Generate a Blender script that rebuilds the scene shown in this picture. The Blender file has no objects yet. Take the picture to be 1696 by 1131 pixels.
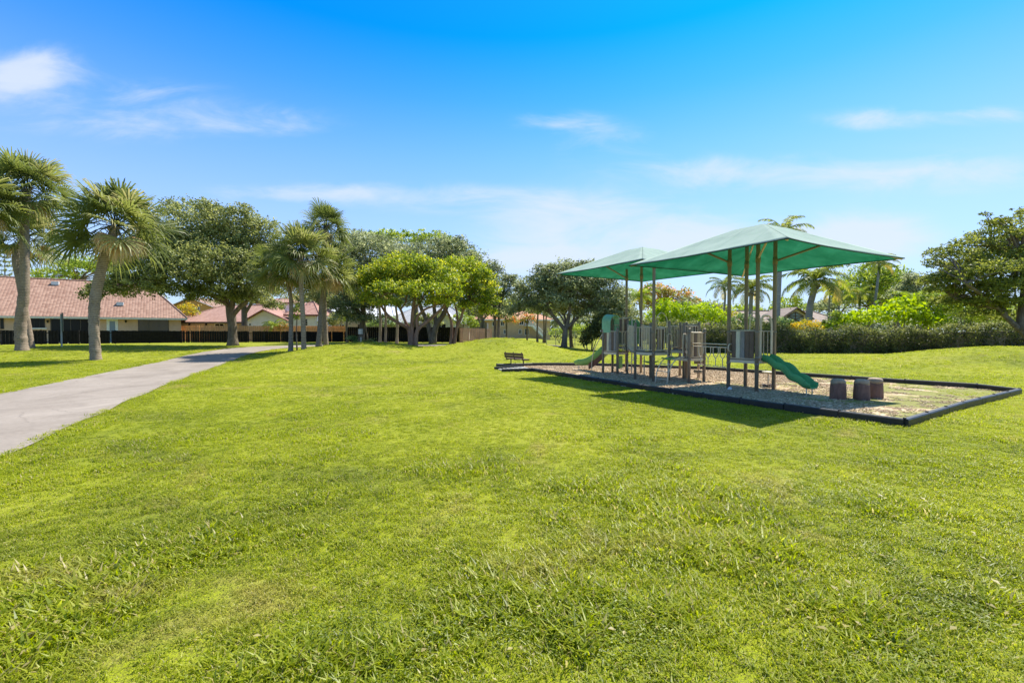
# Neighbourhood park: lawn, path, playground under two shade sails, palms, oaks, hedges and houses
LEAF_GAIN = 2.05
SKY_STR, EXPO = 0.15, 1.0
LOW_AMT, LOW_COL, CLOUD_COL = .9, (1.9, 2.5, 3.3), (2.7, 2.95, 3.35)
# clouds: azimuth, elevation, half-widths (degrees), weight
CLOUDS = [(55, 118, 80, 36, .85), (20, 150, 70, 32, .42), (240, 165, 150, 30, .40), (200, 215, 190, 28, .42), (450, 205, 130, 26, .38), (930, 205, 80, 17, .52), (1010, 240, 100, 28, .36), (1560, 195, 170, 15, .58), (1430, 208, 80, 14, .4),
          (640, 325, 210, 20, .62), (960, 350, 190, 30, .62), (1250, 290, 220, 26, .66), (1550, 285, 170, 36, .52), (1080, 405, 200, 36, .56), (1430, 395, 110, 36, .95), (1250, 420, 220, 42, .66), (880, 435, 110, 40, .62), (100, 420, 160, 42, .5), (480, 320, 120, 16, .36)]
import bpy, math, random
import numpy as np
from mathutils import Vector, Matrix
random.seed(7); rng = np.random.default_rng(11)
SC = bpy.context.scene
COL = SC.collection
R = math.radians
# ------------------------------------------------------------------ camera geometry
CAM_H, F, CX, CY, HOR = 2.0, 750.0, 848.0, 565.5, 548.0
PITCH = math.atan((CY - HOR) / F)
cp, sp = math.cos(PITCH), math.sin(PITCH)
def ray(px, py):
    a, b = (px - CX) / F, (CY - py) / F
    return (a, cp + b * sp, -sp + b * cp)
def at(px, py, Y):
    d = ray(px, py); s = Y / d[1]
    return Vector((d[0] * s, Y, CAM_H + d[2] * s))
def PX(px, Y): return at(px, HOR, Y).x
def HZ(py, Y): return at(CX, py, Y).z
def G0(px, py, z=0.0):
    d = ray(px, py); s = (z - CAM_H) / d[2]
    return Vector((d[0] * s, d[1] * s, z))
def sstep(a, b, x):
    t = np.clip((x - a) / (b - a), 0, 1); return t * t * (3 - 2 * t)
BUMPS = [(-11.4, 34.5, 8.5, 9.5, 0.92), (-0.9, 35.5, 7.6, 9.0, 1.22), (29, 26, 12.0, 8.5, 1.1),
         (-38, 38, 20, 16, 0.22), (44, 26, 14, 9, .9)]
def T(x, y):
    x = np.asarray(x, float); y = np.asarray(y, float)
    plat = 0.5 - 0.42 * sstep(3, 9, x)
    h = plat * sstep(27, 46, y)
    for bx, by, rx, ry, hh in BUMPS:
        d = np.sqrt(((x - bx) / rx) ** 2 + ((y - by) / ry) ** 2)
        h = h + hh * np.where(d < 1, 0.5 + 0.5 * np.cos(np.pi * np.clip(d, 0, 1)), 0)
    return h
def TZ(x, y): return float(T(x, y))
def GP(px, Y):
    x = PX(px, Y); return Vector((x, Y, TZ(x, Y)))
def G(px, py):
    d = ray(px, py)
    s = 1.0
    while s < 200:
        if CAM_H + d[2] * s <= TZ(d[0] * s, d[1] * s): break
        s += 0.05
    return Vector((d[0] * s, d[1] * s, TZ(d[0] * s, d[1] * s)))
# ------------------------------------------------------------------ mesh builder
class MB:
    def __init__(s): s.v = []; s.f = []; s.M = None
    def add(s, vs, fs):
        o = len(s.v)
        if s.M is not None: vs = [s.M @ Vector(p) for p in vs]
        s.v += [tuple(p) for p in vs]; s.f += [tuple(i + o for i in f) for f in fs]
        return s
    def box(s, x0, x1, y0, y1, z0, z1):
        return s.add([(x0, y0, z0), (x1, y0, z0), (x1, y1, z0), (x0, y1, z0), (x0, y0, z1), (x1, y0, z1), (x1, y1, z1), (x0, y1, z1)],
                     [(0, 3, 2, 1), (4, 5, 6, 7), (0, 1, 5, 4), (1, 2, 6, 5), (2, 3, 7, 6), (3, 0, 4, 7)])
    def beam(s, p, q, w, h, up=(0, 0, 1), ch=0.0):
        p, q = Vector(p), Vector(q); d = (q - p).normalized(); u = Vector(up)
        if abs(d.dot(u)) > .98: u = Vector((1, 0, 0))
        a = d.cross(u).normalized(); b = a.cross(d)
        if ch > 0:
            pr = [(-w/2+ch, -h/2), (w/2-ch, -h/2), (w/2, -h/2+ch), (w/2, h/2-ch), (w/2-ch, h/2), (-w/2+ch, h/2), (-w/2, h/2-ch), (-w/2, -h/2+ch)]
        else: pr = [(-w/2, -h/2), (w/2, -h/2), (w/2, h/2), (-w/2, h/2)]
        n = len(pr)
        vs = [p + a * x + b * y for x, y in pr] + [q + a * x + b * y for x, y in pr]
        fs = [(i, (i + 1) % n, n + (i + 1) % n, n + i) for i in range(n)] + [tuple(range(n))[::-1], tuple(range(n, 2 * n))]
        return s.add(vs, fs)
    def tube(s, pts, r, n=8, cap=True):
        pts = [Vector(p) for p in pts]; m = len(pts)
        rs = r if isinstance(r, (list, tuple)) else [r] * m
        vs = []; a = None
        for i, p in enumerate(pts):
            d = (pts[min(i + 1, m - 1)] - pts[max(i - 1, 0)]).normalized()
            if a is None:
                a = d.cross(Vector((0, 0, 1)) if abs(d.z) < .95 else Vector((1, 0, 0))).normalized()
            else:
                a = (a - d * a.dot(d)).normalized()
            b = d.cross(a)
            for k in range(n):
                t = 2 * math.pi * k / n
                vs.append(p + (a * math.cos(t) + b * math.sin(t)) * rs[i])
        fs = [(i * n + k, i * n + (k + 1) % n, (i + 1) * n + (k + 1) % n, (i + 1) * n + k) for i in range(m - 1) for k in range(n)]
        if cap: fs += [tuple(range(n))[::-1], tuple(range((m - 1) * n, m * n))]
        return s.add(vs, fs)
    def loft(s, rings, closed=True, cap=True):
        n = len(rings[0]); vs = [p for r in rings for p in r]
        e = n if closed else n - 1
        fs = [(i * n + k, i * n + (k + 1) % n, (i + 1) * n + (k + 1) % n, (i + 1) * n + k) for i in range(len(rings) - 1) for k in range(e)]
        if cap and closed: fs += [tuple(range(n))[::-1], tuple(range((len(rings) - 1) * n, len(rings) * n))]
        return s.add(vs, fs)
    def prism(s, poly, y0, y1):          # poly in (x,z), extruded along y
        n = len(poly)
        return s.add([(x, y0, z) for x, z in poly] + [(x, y1, z) for x, z in poly],
                     [tuple(range(n)), tuple(range(n, 2 * n))[::-1]] + [(i, n + i, n + (i + 1) % n, (i + 1) % n) for i in range(n)])
    def build(s, name, mat, parent=None, smooth=False, bevel=0):
        me = bpy.data.meshes.new(name)
        off = worldloc(parent)
        me.from_pydata([(x - off[0], y - off[1], z - off[2]) for x, y, z in s.v], [], s.f)
        me.validate(); me.update()
        o = bpy.data.objects.new(name, me); COL.objects.link(o)
        me.materials.append(mat)
        if parent: o.parent = parent
        if smooth:
            for p in me.polygons: p.use_smooth = True
        if bevel:
            b = o.modifiers.new('bevel', 'BEVEL'); b.width = bevel; b.segments = 2; b.limit_method = 'ANGLE'
        return o
def worldloc(o):
    v = Vector((0, 0, 0))
    while o is not None: v = v + o.location; o = o.parent
    return v
def tag(o, label=None, cat=None, group=None, kind=None):
    if label: o['label'] = label
    if cat: o['category'] = cat
    if group: o['group'] = group
    if kind: o['kind'] = kind
    return o
def empty(name, loc, label=None, cat=None, group=None):
    o = bpy.data.objects.new(name, None); COL.objects.link(o); o.location = loc
    o.empty_display_size = .2
    return tag(o, label, cat, group)
def npmesh(name, verts, faces, mat, parent=None, tint=None, smooth=False):
    """verts (N,3) float, faces (M,k) int -> one mesh object; tint: per-vertex float attribute"""
    me = bpy.data.meshes.new(name); off = np.array(worldloc(parent))
    verts = np.asarray(verts, np.float32) - off.astype(np.float32); faces = np.asarray(faces, np.int32)
    k = faces.shape[1]
    me.vertices.add(len(verts)); me.vertices.foreach_set('co', verts.ravel())
    me.loops.add(faces.size); me.loops.foreach_set('vertex_index', faces.ravel())
    me.polygons.add(len(faces)); me.polygons.foreach_set('loop_start', np.arange(0, faces.size, k, dtype=np.int32))
    if tint is not None:
        at_ = me.attributes.new('tint', 'FLOAT', 'POINT'); at_.data.foreach_set('value', np.asarray(tint, np.float32))
    me.update(calc_edges=True)
    if smooth: me.polygons.foreach_set('use_smooth', np.ones(len(faces), bool))
    o = bpy.data.objects.new(name, me); COL.objects.link(o); me.materials.append(mat)
    if parent: o.parent = parent
    return o
def norm(a): return a / np.maximum(np.linalg.norm(a, axis=1, keepdims=True), 1e-9)
def leaf_quads(c, nb, L, W, bias=1.0, tint=None, seed_t=None):
    """rhombic leaves at centres c, normals biased to nb"""
    n = norm(nb * bias + rng.normal(size=c.shape)); N = len(c)
    t = norm(np.cross(n, rng.normal(size=c.shape))) if seed_t is None else norm(seed_t + .5 * rng.normal(size=c.shape))
    b = norm(np.cross(n, t))
    L = (L * rng.uniform(.6, 1.4, N))[:, None]; W = (W * rng.uniform(.6, 1.4, N))[:, None]
    v = np.stack([c - t * L / 2, c + b * W / 2 + n * W * .18, c + t * L / 2, c - b * W / 2 + n * W * .18], 1).reshape(-1, 3)
    f = np.arange(4 * N).reshape(N, 4)
    return v, f, (None if tint is None else np.repeat(tint, 4))
# ------------------------------------------------------------------ node helpers
def newmat(name):
    m = bpy.data.materials.new(name); m.use_nodes = True
    nt = m.node_tree; nt.nodes.clear(); out = nt.nodes.new('ShaderNodeOutputMaterial')
    return m, nt, out
class N:
    def __init__(s, nt): s.nt = nt
    def new(s, t, **kw):
        n = s.nt.nodes.new(t)
        for k, v in kw.items(): setattr(n, k, v)
        return n
    def set(s, inp, v):
        if hasattr(v, 'is_linked') or isinstance(v, bpy.types.NodeSocket): s.nt.links.new(v, inp)
        else: inp.default_value = v
    def math(s, op, a, b=0.0, c=None, clamp=False):
        n = s.new('ShaderNodeMath', operation=op); n.use_clamp = clamp
        s.set(n.inputs[0], a); s.set(n.inputs[1], b)
        if c is not None: s.set(n.inputs[2], c)
        return n.outputs[0]
    def noise(s, vec, scale, detail=4, rough=.55, dist=0.0):
        n = s.new('ShaderNodeTexNoise'); s.set(n.inputs['Scale'], scale); n.inputs['Detail'].default_value = detail
        n.inputs['Roughness'].default_value = rough; n.inputs['Distortion'].default_value = dist
        if vec is not None: s.set(n.inputs['Vector'], vec)
        return n.outputs['Fac']
    def ramp(s, fac, stops, interp='LINEAR'):
        n = s.new('ShaderNodeValToRGB'); n.color_ramp.interpolation = interp; e = n.color_ramp.elements
        while len(e) < len(stops): e.new(.5)
        for k, (p, c) in enumerate(stops): e[k].position = p; e[k].color = (*c, 1) if len(c) == 3 else c
        s.set(n.inputs[0], fac); return n.outputs[0]
    def rmap(s, v, a, b, c=0.0, d=1.0, smooth=False):
        n = s.new('ShaderNodeMapRange'); n.interpolation_type = 'SMOOTHSTEP' if smooth else 'LINEAR'
        for i, x in enumerate((v, a, b, c, d)): s.set(n.inputs[i], x)
        return n.outputs[0]
    def mix(s, fac, a, b, mode='MIX'):
        n = s.new('ShaderNodeMix', data_type='RGBA', blend_type=mode)
        s.set(n.inputs[0], fac)
        for i, x in ((6, a), (7, b)):
            s.set(n.inputs[i], (*x, 1) if isinstance(x, tuple) and len(x) == 3 else x)
        return n.outputs[2]
    def link(s, a, b): s.nt.links.new(a, b)
    def scalev(s, vec, sc):
        n = s.new('ShaderNodeMapping'); s.set(n.inputs['Vector'], vec); n.inputs['Scale'].default_value = sc; return n.outputs[0]
def bsdf(n, out, col, rough=.6, spec=.3, metal=0.0, bump=None, bstr=.3, bdist=.02):
    p = n.new('ShaderNodeBsdfPrincipled')
    n.set(p.inputs['Base Color'], (*col, 1) if isinstance(col, tuple) and len(col) == 3 else col)
    n.set(p.inputs['Roughness'], rough); p.inputs['Specular IOR Level'].default_value = spec; p.inputs['Metallic'].default_value = metal
    if bump is not None:
        b = n.new('ShaderNodeBump'); b.inputs['Strength'].default_value = bstr; b.inputs['Distance'].default_value = bdist
        n.set(b.inputs['Height'], bump); n.link(b.outputs[0], p.inputs['Normal'])
    n.link(p.outputs[0], out.inputs[0]); return p
def plain(name, col, rough=.6, spec=.3, metal=0.0, var=.12, scale=6.0, bump=0.0, stretch=(1, 1, 1)):
    """painted / worn surface with a little uneven wear"""
    m, nt, out = newmat(name); n = N(nt)
    tc = n.new('ShaderNodeTexCoord').outputs['Object']
    v = n.scalev(tc, stretch)
    f = n.noise(v, scale, 5, .6); f2 = n.noise(v, scale * 7, 3)
    ff = n.math('ADD', n.math('MULTIPLY', f, .7), n.math('MULTIPLY', f2, .3))
    d = tuple(max(0, c * (1 - 2.2 * var)) for c in col); l = tuple(min(1, c * (1 + 1.6 * var) + .02 * var) for c in col)
    c = n.ramp(ff, [(.3, d), (.5, col), (.72, l)])
    r = n.rmap(f2, .3, .7, max(.05, rough - .1), min(1, rough + .12))
    bsdf(n, out, c, r, spec, metal, f2 if bump else None, bump)
    return m
def leafmat(name, a, b, c, trans=.38, rough=.5, patch=.25, gloss=.10, drift=.7):
    """leaf colours picked per leaf (tint), with slow drift through the plant"""
    m, nt, out = newmat(name); n = N(nt)
    att = n.new('ShaderNodeAttribute', attribute_name='tint').outputs['Fac']
    pos = n.new('ShaderNodeNewGeometry').outputs['Position']
    nz = n.noise(pos, patch, 3, .5)
    f = n.math('ADD', att, n.math('MULTIPLY', n.math('SUBTRACT', nz, .5), drift), clamp=True)
    k_ = lambda q: (min(.8, q[0] * LEAF_GAIN * 1.05), min(.8, q[1] * LEAF_GAIN), min(.8, q[2] * LEAF_GAIN * .95))
    col = n.ramp(f, [(.05, k_(a)), (.5, k_(b)), (.95, k_(c))])
    d = n.new('ShaderNodeBsdfDiffuse'); n.link(col, d.inputs[0])
    t = n.new('ShaderNodeBsdfTranslucent')
    hs = n.new('ShaderNodeHueSaturation'); hs.inputs['Saturation'].default_value = 1.08; hs.inputs['Value'].default_value = 1.8; hs.inputs['Hue'].default_value = .488
    n.link(col, hs.inputs['Color']); n.link(hs.outputs[0], t.inputs[0])
    g = n.new('ShaderNodeBsdfGlossy'); g.inputs['Roughness'].default_value = rough; g.inputs['Color'].default_value = (.5, .5, .5, 1)
    m1 = n.new('ShaderNodeMixShader'); m1.inputs[0].default_value = trans
    n.link(d.outputs[0], m1.inputs[1]); n.link(t.outputs[0], m1.inputs[2])
    fr = n.new('ShaderNodeLayerWeight'); fr.inputs[0].default_value = .25
    m2 = n.new('ShaderNodeMixShader'); n.set(m2.inputs[0], n.math('MULTIPLY', fr.outputs['Facing'], gloss * 2))
    n.link(m1.outputs[0], m2.inputs[1]); n.link(g.outputs[0], m2.inputs[2]); n.link(m2.outputs[0], out.inputs[0])
    return m
# ------------------------------------------------------------------ camera, sun, sky
cam = bpy.data.cameras.new('camera'); cam.sensor_width = 36; cam.lens = F / 1696 * 36; cam.clip_end = 3000; cam.clip_start = .05
co = bpy.data.objects.new('camera', cam); COL.objects.link(co); co.location = (0, 0, CAM_H); co.rotation_euler = (math.pi / 2 - PITCH, 0, 0)
SC.camera = co
SUN = Vector((1.43, 1.66, 3.45)).normalized()
sl = bpy.data.lights.new('sun', 'SUN'); sl.energy = 4.6; sl.angle = R(.53); sl.color = (1, .945, .84)
so = bpy.data.objects.new('sun', sl); COL.objects.link(so); so.rotation_euler = SUN.to_track_quat('Z', 'Y').to_euler(); so.location = (20, 20, 60)
W = bpy.data.worlds.new('World'); SC.world = W; W.use_nodes = True
wn = W.node_tree; wn.nodes.clear(); n = N(wn)
wo = n.new('ShaderNodeOutputWorld'); bg = n.new('ShaderNodeBackground'); n.link(bg.outputs[0], wo.inputs[0])
sky = n.new('ShaderNodeTexSky', sky_type='NISHITA'); sky.sun_disc = False
sky.sun_elevation = math.asin(SUN.z); sky.sun_rotation = math.atan2(SUN.x, SUN.y)
sky.altitude = 0; sky.air_density = 1.0; sky.dust_density = .4; sky.ozone_density = 3.0
gen = n.new('ShaderNodeTexCoord').outputs['Generated']
sep = n.new('ShaderNodeSeparateXYZ'); n.link(gen, sep.inputs[0]); X, Y_, Z_ = sep.outputs
el = n.math('ARCSINE', Z_); az = n.math('ARCTAN2', X, Y_)
hsv = n.new('ShaderNodeHueSaturation'); hsv.inputs['Saturation'].default_value = 1.2; hsv.inputs['Value'].default_value = 1.0; hsv.inputs['Hue'].default_value = .5
n.link(sky.outputs[0], hsv.inputs['Color'])
# thin cirrus, drifting bands and a low bank of cloud, in azimuth / elevation
fy = n.math('MAXIMUM', Y_, .08); sa, se = n.math('DIVIDE', X, fy), n.math('DIVIDE', Z_, fy)   # bank of cloud to the north, flat and layered
cv = n.new('ShaderNodeCombineXYZ'); n.set(cv.inputs[0], n.math('MULTIPLY', sa, 1.0)); n.set(cv.inputs[1], n.math('MULTIPLY', se, 3.3)); n.set(cv.inputs[2], .4)
wis = n.noise(n.scalev(cv.outputs[0], (1, 1, 1)), 4.2, 8, .6, .5)
def blob(px, py, rx, ry, w):
    da = n.math('DIVIDE', n.math('SUBTRACT', sa, (px - 848) / 750), rx / 750); de = n.math('DIVIDE', n.math('SUBTRACT', se, (548 - py) / 750), ry / 750)
    d = n.math('ADD', n.math('MULTIPLY', da, da), n.math('MULTIPLY', de, de))
    return n.math('MULTIPLY', n.math('POWER', 2.718, n.math('MULTIPLY', d, -1.0)), w)
CL = None
for b_ in CLOUDS:
    k = blob(*b_); CL = k if CL is None else n.math('ADD', CL, k)
cl = n.math('ADD', CL, n.math('MULTIPLY', n.math('SUBTRACT', wis, .5), n.math('MINIMUM', n.math('MULTIPLY', CL, 5.0), 1.6)))
cl = n.math('MULTIPLY', n.rmap(cl, .06, 1.0, 0, .95, True), n.rmap(Y_, .05, .3, 0, 1))
# pale low air near the horizon
low = n.math('POWER', n.math('SUBTRACT', 1.0, n.math('MAXIMUM', n.math('MULTIPLY', Z_, 1.85), 0.0), clamp=True), 1.25)
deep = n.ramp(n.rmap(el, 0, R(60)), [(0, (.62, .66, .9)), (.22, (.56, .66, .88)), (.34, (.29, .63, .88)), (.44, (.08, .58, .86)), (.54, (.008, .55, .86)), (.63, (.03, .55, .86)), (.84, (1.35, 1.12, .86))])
c0 = n.mix(1.0, hsv.outputs[0], deep, 'MULTIPLY')   # strongly blue upper sky; unseen zenith brightened and warmed as added fill light
c1 = n.mix(n.math('MULTIPLY', low, LOW_AMT), c0, LOW_COL)
c2 = n.mix(n.math('MULTIPLY', cl, .85), c1, CLOUD_COL)
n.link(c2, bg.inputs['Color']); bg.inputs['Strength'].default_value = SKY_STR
vs = SC.view_settings; vs.view_transform = 'Standard'; vs.look = 'None'; vs.gamma = 1; vs.exposure = EXPO
SC.display_settings.display_device = 'sRGB'
# ------------------------------------------------------------------ lawn colours (shared by soil sheet and blades)
def lawn_colour(n, pos, tint=None):
    """sunny yellow-green turf with deeper clumps, dull weedy patches and dry straw spots; follows the ground, not the light"""
    big = n.noise(pos, .16, 3, .5, .3); mid = n.noise(pos, .75, 4, .55, .4); sm = n.noise(pos, 3.1, 4, .6)
    f = n.math('ADD', n.math('MULTIPLY', big, .56), n.math('ADD', n.math('MULTIPLY', mid, .36), n.math('MULTIPLY', sm, .25)))
    if tint is not None: f = n.math('ADD', f, n.math('MULTIPLY', n.math('SUBTRACT', tint, .5), .52))
    c = n.ramp(f, [(.28, (.072, .108, .012)), (.43, (.172, .220, .009)), (.58, (.272, .315, .011)), (.78, (.37, .385, .04))])
    p2 = n.new('ShaderNodeVectorMath', operation='ADD'); n.link(pos, p2.inputs[0]); p2.inputs[1].default_value = (31, -17, 5)
    dry = n.noise(p2.outputs[0], .62, 5, .62, .6)
    d = n.rmap(dry, .55, .74, 0, .6, True)
    c = n.mix(d, c, (.36, .305, .10))
    weed = n.noise(p2.outputs[0], .33, 4, .6, .8)
    return n.mix(n.rmap(weed, .56, .70, 0, .42, True), c, (.12, .155, .03))
m_lawn, nt, out = newmat('lawn'); n = N(nt)
pos = n.new('ShaderNodeNewGeometry').outputs['Position']
c = lawn_colour(n, pos)
fine = n.noise(pos, 30, 4, .7); vf = n.noise(pos, 95, 2, .6)
speck = n.math('ADD', n.math('MULTIPLY', fine, .5), n.math('MULTIPLY', vf, .5)); c = n.mix(n.rmap(speck, .40, .58, .78, 0), c, (.085, .068, .030))
bsdf(n, out, c, .9, .08, 0, n.math('ADD', fine, vf), .55, .03)
# blades
m_blade, nt, out = newmat('grass_blades'); n = N(nt)
pos = n.new('ShaderNodeNewGeometry').outputs['Position']
tint = n.new('ShaderNodeAttribute', attribute_name='tint').outputs['Fac']
c = lawn_colour(n, pos, tint)
c = n.mix(n.rmap(tint, .90, .94, 0, .8), c, (.42, .34, .17))
d = n.new('ShaderNodeBsdfDiffuse'); n.link(c, d.inputs[0]); t = n.new('ShaderNodeBsdfTranslucent')
hs = n.new('ShaderNodeHueSaturation'); hs.inputs['Value'].default_value = 1.7; hs.inputs['Saturation'].default_value = 1.05; n.link(c, hs.inputs['Color']); n.link(hs.outputs[0], t.inputs[0])
m1 = n.new('ShaderNodeMixShader'); m1.inputs[0].default_value = .5; n.link(d.outputs[0], m1.inputs[1]); n.link(t.outputs[0], m1.inputs[2])
g = n.new('ShaderNodeBsdfGlossy'); g.inputs['Roughness'].default_value = .42; g.inputs['Color'].default_value = (.8, .8, .8, 1)
m2 = n.new('ShaderNodeMixShader'); m2.inputs[0].default_value = .018; n.link(m1.outputs[0], m2.inputs[1]); n.link(g.outputs[0], m2.inputs[2]); n.link(m2.outputs[0], out.inputs[0])
# ------------------------------------------------------------------ ground sheet
xs = np.unique(np.concatenate([np.linspace(-600, -70, 24), np.arange(-70, 70.1, .55), np.linspace(70, 600, 24)]))
ys = np.unique(np.concatenate([np.linspace(-120, -12, 12), np.arange(-12, 62.1, .55), np.linspace(62, 1200, 40)]))
gx, gy = np.meshgrid(xs, ys); gz = T(gx, gy)
gv = np.stack([gx, gy, gz], -1).reshape(-1, 3); nx, ny = len(xs), len(ys)
ii = np.arange(nx * ny).reshape(ny, nx)
gf = np.stack([ii[:-1, :-1], ii[:-1, 1:], ii[1:, 1:], ii[1:, :-1]], -1).reshape(-1, 4)
ground = npmesh('ground', gv, gf, m_lawn, smooth=True); tag(ground, 'bright green park lawn rolling over low mounds to the houses', 'lawn', kind='structure')
# ------------------------------------------------------------------ path
PCL = [(-2.0, -10), (-6.9, 0), (-10.7, 7.8), (-13.95, 14.4), (-17.6, 22.6), (-20.7, 30), (-22.6, 36), (-22.6, 41.5), (-19.5, 45.6), (-13, 46.6), (-4, 46.8), (6, 47.5)]
def catmull(P, k):
    P = [np.array(p, float) for p in P]; P = [2 * P[0] - P[1]] + P + [2 * P[-1] - P[-2]]; o = []
    for i in range(1, len(P) - 2):
        for j in range(k):
            t = j / k; a, b, c, d = P[i - 1:i + 3]
            o.append(.5 * (2 * b + (c - a) * t + (2 * a - 5 * b + 4 * c - d) * t * t + (3 * b - a - 3 * c + d) * t ** 3))
    o.append(P[-2]); return np.array(o)
PC = catmull(PCL, 14); HW = 2.05
tg = np.gradient(PC, axis=0); tg /= np.linalg.norm(tg, axis=1)[:, None]; nr = np.stack([-tg[:, 1], tg[:, 0]], 1)
vs_, fs_ = [], []
K = 7
for i in range(len(PC)):
    for k in range(K):
        wob = .05 * math.sin(i * .9 + k) if k in (0, K - 1) else 0
        q = PC[i] + nr[i] * ((k / (K - 1) * 2 - 1) * HW + wob); vs_.append((q[0], q[1], TZ(q[0], q[1]) + .022))
for i in range(len(PC) - 1):
    for k in range(K - 1): a = i * K + k; fs_.append((a, a + 1, a + K + 1, a + K))
m_path, nt, out = newmat('weathered_path'); n = N(nt)
pos = n.new('ShaderNodeNewGeometry').outputs['Position']
a_ = n.noise(n.scalev(pos, (.7, .45, 1)), 1.1, 6, .65, .6); b_ = n.noise(pos, 9, 5, .65); g_ = n.noise(pos, 140, 2, .5)
f = n.math('ADD', n.math('MULTIPLY', a_, .6), n.math('ADD', n.math('MULTIPLY', b_, .25), n.math('MULTIPLY', g_, .2)))
c = n.ramp(f, [(.34, (.165, .138, .113)), (.5, (.235, .20, .166)), (.68, (.315, .272, .23))])
vc = n.new('ShaderNodeTexVoronoi', feature='DISTANCE_TO_EDGE'); wp = n.new('ShaderNodeVectorMath', operation='ADD'); n.link(pos, wp.inputs[0])
wc = n.new('ShaderNodeCombineXYZ'); n.set(wc.inputs[0], n.math('MULTIPLY', b_, .5)); n.set(wc.inputs[1], n.math('MULTIPLY', a_, .9)); n.link(wc.outputs[0], wp.inputs[1]); n.link(wp.outputs[0], vc.inputs['Vector']); vc.inputs['Scale'].default_value = .42
c = n.mix(n.math('MULTIPLY', n.rmap(vc.outputs['Distance'], .0, .010, .5, 0), n.rmap(a_, .45, .6, 0, 1)), c, (.06, .05, .04))   # old cracks
bsdf(n, out, c, .88, .2, 0, n.math('ADD', b_, g_), .25, .01)
path = npmesh('path', vs_, fs_, m_path); tag(path, 'pale weathered asphalt footpath curving away on the left', 'path', kind='structure')
# ------------------------------------------------------------------ playground pit
def gp0(px, py): p = G0(px, py); return (p.x, p.y)
PIT = [gp0(1498, 706.5), gp0(1594, 676), gp0(1688, 652), gp0(1618, 643.5), gp0(1499, 635.5), gp0(1410, 629), gp0(1324, 623.2), gp0(1171, 612.6), (4.4, 26.0), (1.2, 25.9), gp0(823, 607.4), gp0(866, 611.5), gp0(881, 615.2), gp0(934, 623.5), gp0(1065, 645), gp0(1300, 679.5)]
FENCED = np.array(PIT)
def inside(px_, py_, poly):
    px_ = np.asarray(px_); py_ = np.asarray(py_); r = np.zeros(px_.shape, bool); j = len(poly) - 1
    for i in range(len(poly)):
        xi, yi = poly[i]; xj, yj = poly[j]
        c_ = ((yi > py_) != (yj > py_)) & (px_ < (xj - xi) * (py_ - yi) / (yj - yi + 1e-12) + xi)
        r ^= c_; j = i
    return r
m_mulch, nt, out = newmat('wood_chip_mulch'); n = N(nt)
pos = n.new('ShaderNodeNewGeometry').outputs['Position']
vo = n.new('ShaderNodeTexVoronoi'); n.link(n.scalev(pos, (1, 1, 1)), vo.inputs['Vector']); vo.inputs['Scale'].default_value = 26
sepc = n.new('ShaderNodeSeparateColor'); n.link(vo.outputs['Color'], sepc.inputs[0])
chip = n.ramp(sepc.outputs[0], [(.0, (.26, .18, .11)), (.35, (.42, .31, .195)), (.7, (.57, .44, .295)), (1, (.70, .57, .41))])
lo = n.noise(pos, .8, 4, .6); chip = n.mix(n.rmap(lo, .42, .62, 0, .45), chip, (.36, .25, .165))
sepp = n.new('ShaderNodeSeparateXYZ'); n.link(pos, sepp.inputs[0])
wd = n.noise(pos, .75, 5, .62, .5)
wear = n.rmap(n.math('ADD', sepp.outputs[0], n.math('MULTIPLY', sepp.outputs[1], -.6)), -3.5, 4.5, -.08, .19)  # more grass has crept in at the open corner
gr = n.rmap(n.math('ADD', wd, wear), .56, .66, 0, .85, True)
grc = n.mix(n.noise(pos, 30, 3, .7), (.12, .155, .02), (.22, .22, .06))
c = n.mix(gr, chip, grc)
bsdf(n, out, c, .9, .1, 0, vo.outputs['Distance'], .6, .03)
import bmesh
bm = bmesh.new(); f_ = bm.faces.new([bm.verts.new((x, y, .012)) for x, y in PIT]); bm.normal_update()
if f_.normal.z < 0: bmesh.ops.reverse_faces(bm, faces=[f_])
bmesh.ops.triangulate(bm, faces=bm.faces[:]); me = bpy.data.meshes.new('playground_mulch'); bm.to_mesh(me); bm.free()
mulch = bpy.data.objects.new('playground_ground', me); COL.objects.link(mulch); me.materials.append(m_mulch)
tag(mulch, 'tan wood chip play surface with grass creeping in', 'mulch', kind='structure')
# ------------------------------------------------------------------ grass blades: points on the lawn, tufts put on them by geometry nodes
def tuft(name, nb, rad, h, w, lean):
    vs, fs, ti = [], [], []
    for _ in range(nb):
        r_ = rad * math.sqrt(random.random()); a = random.uniform(0, 6.283); bx, by = r_ * math.cos(a), r_ * math.sin(a)
        da = random.uniform(0, 6.283); hh = h * random.uniform(.45, 1.15); le = lean * random.uniform(.2, 1.3) * hh; ww = w * random.uniform(.7, 1.25)
        dx, dy = math.cos(da), math.sin(da); fa = da + math.pi / 2 + random.uniform(-.6, .6); sx, sy = math.cos(fa) * ww / 2, math.sin(fa) * ww / 2
        o = len(vs); tt = random.random()
        for q, wd in ((0, .8), (.5, 1.0), (1, .0)):
            x, y, z = bx + dx * le * q * q, by + dy * le * q * q, hh * (q - .18 * lean * q * q) - .008 * (q == 0)
            if wd: vs += [(x - sx * wd, y - sy * wd, z), (x + sx * wd, y + sy * wd, z)]; ti += [tt, tt]
            else: vs.append((x, y, z)); ti.append(tt)
        fs += [(o, o + 1, o + 3, o + 2), (o + 2, o + 3, o + 4)]
    me = bpy.data.meshes.new(name); me.from_pydata(vs, [], fs); me.materials.append(m_blade)
    at_ = me.attributes.new('tint', 'FLOAT', 'POINT'); at_.data.foreach_set('value', np.array(ti, np.float32))
    return bpy.data.objects.new(name, me)
tc = bpy.data.collections.new('grass_tufts')
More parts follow.
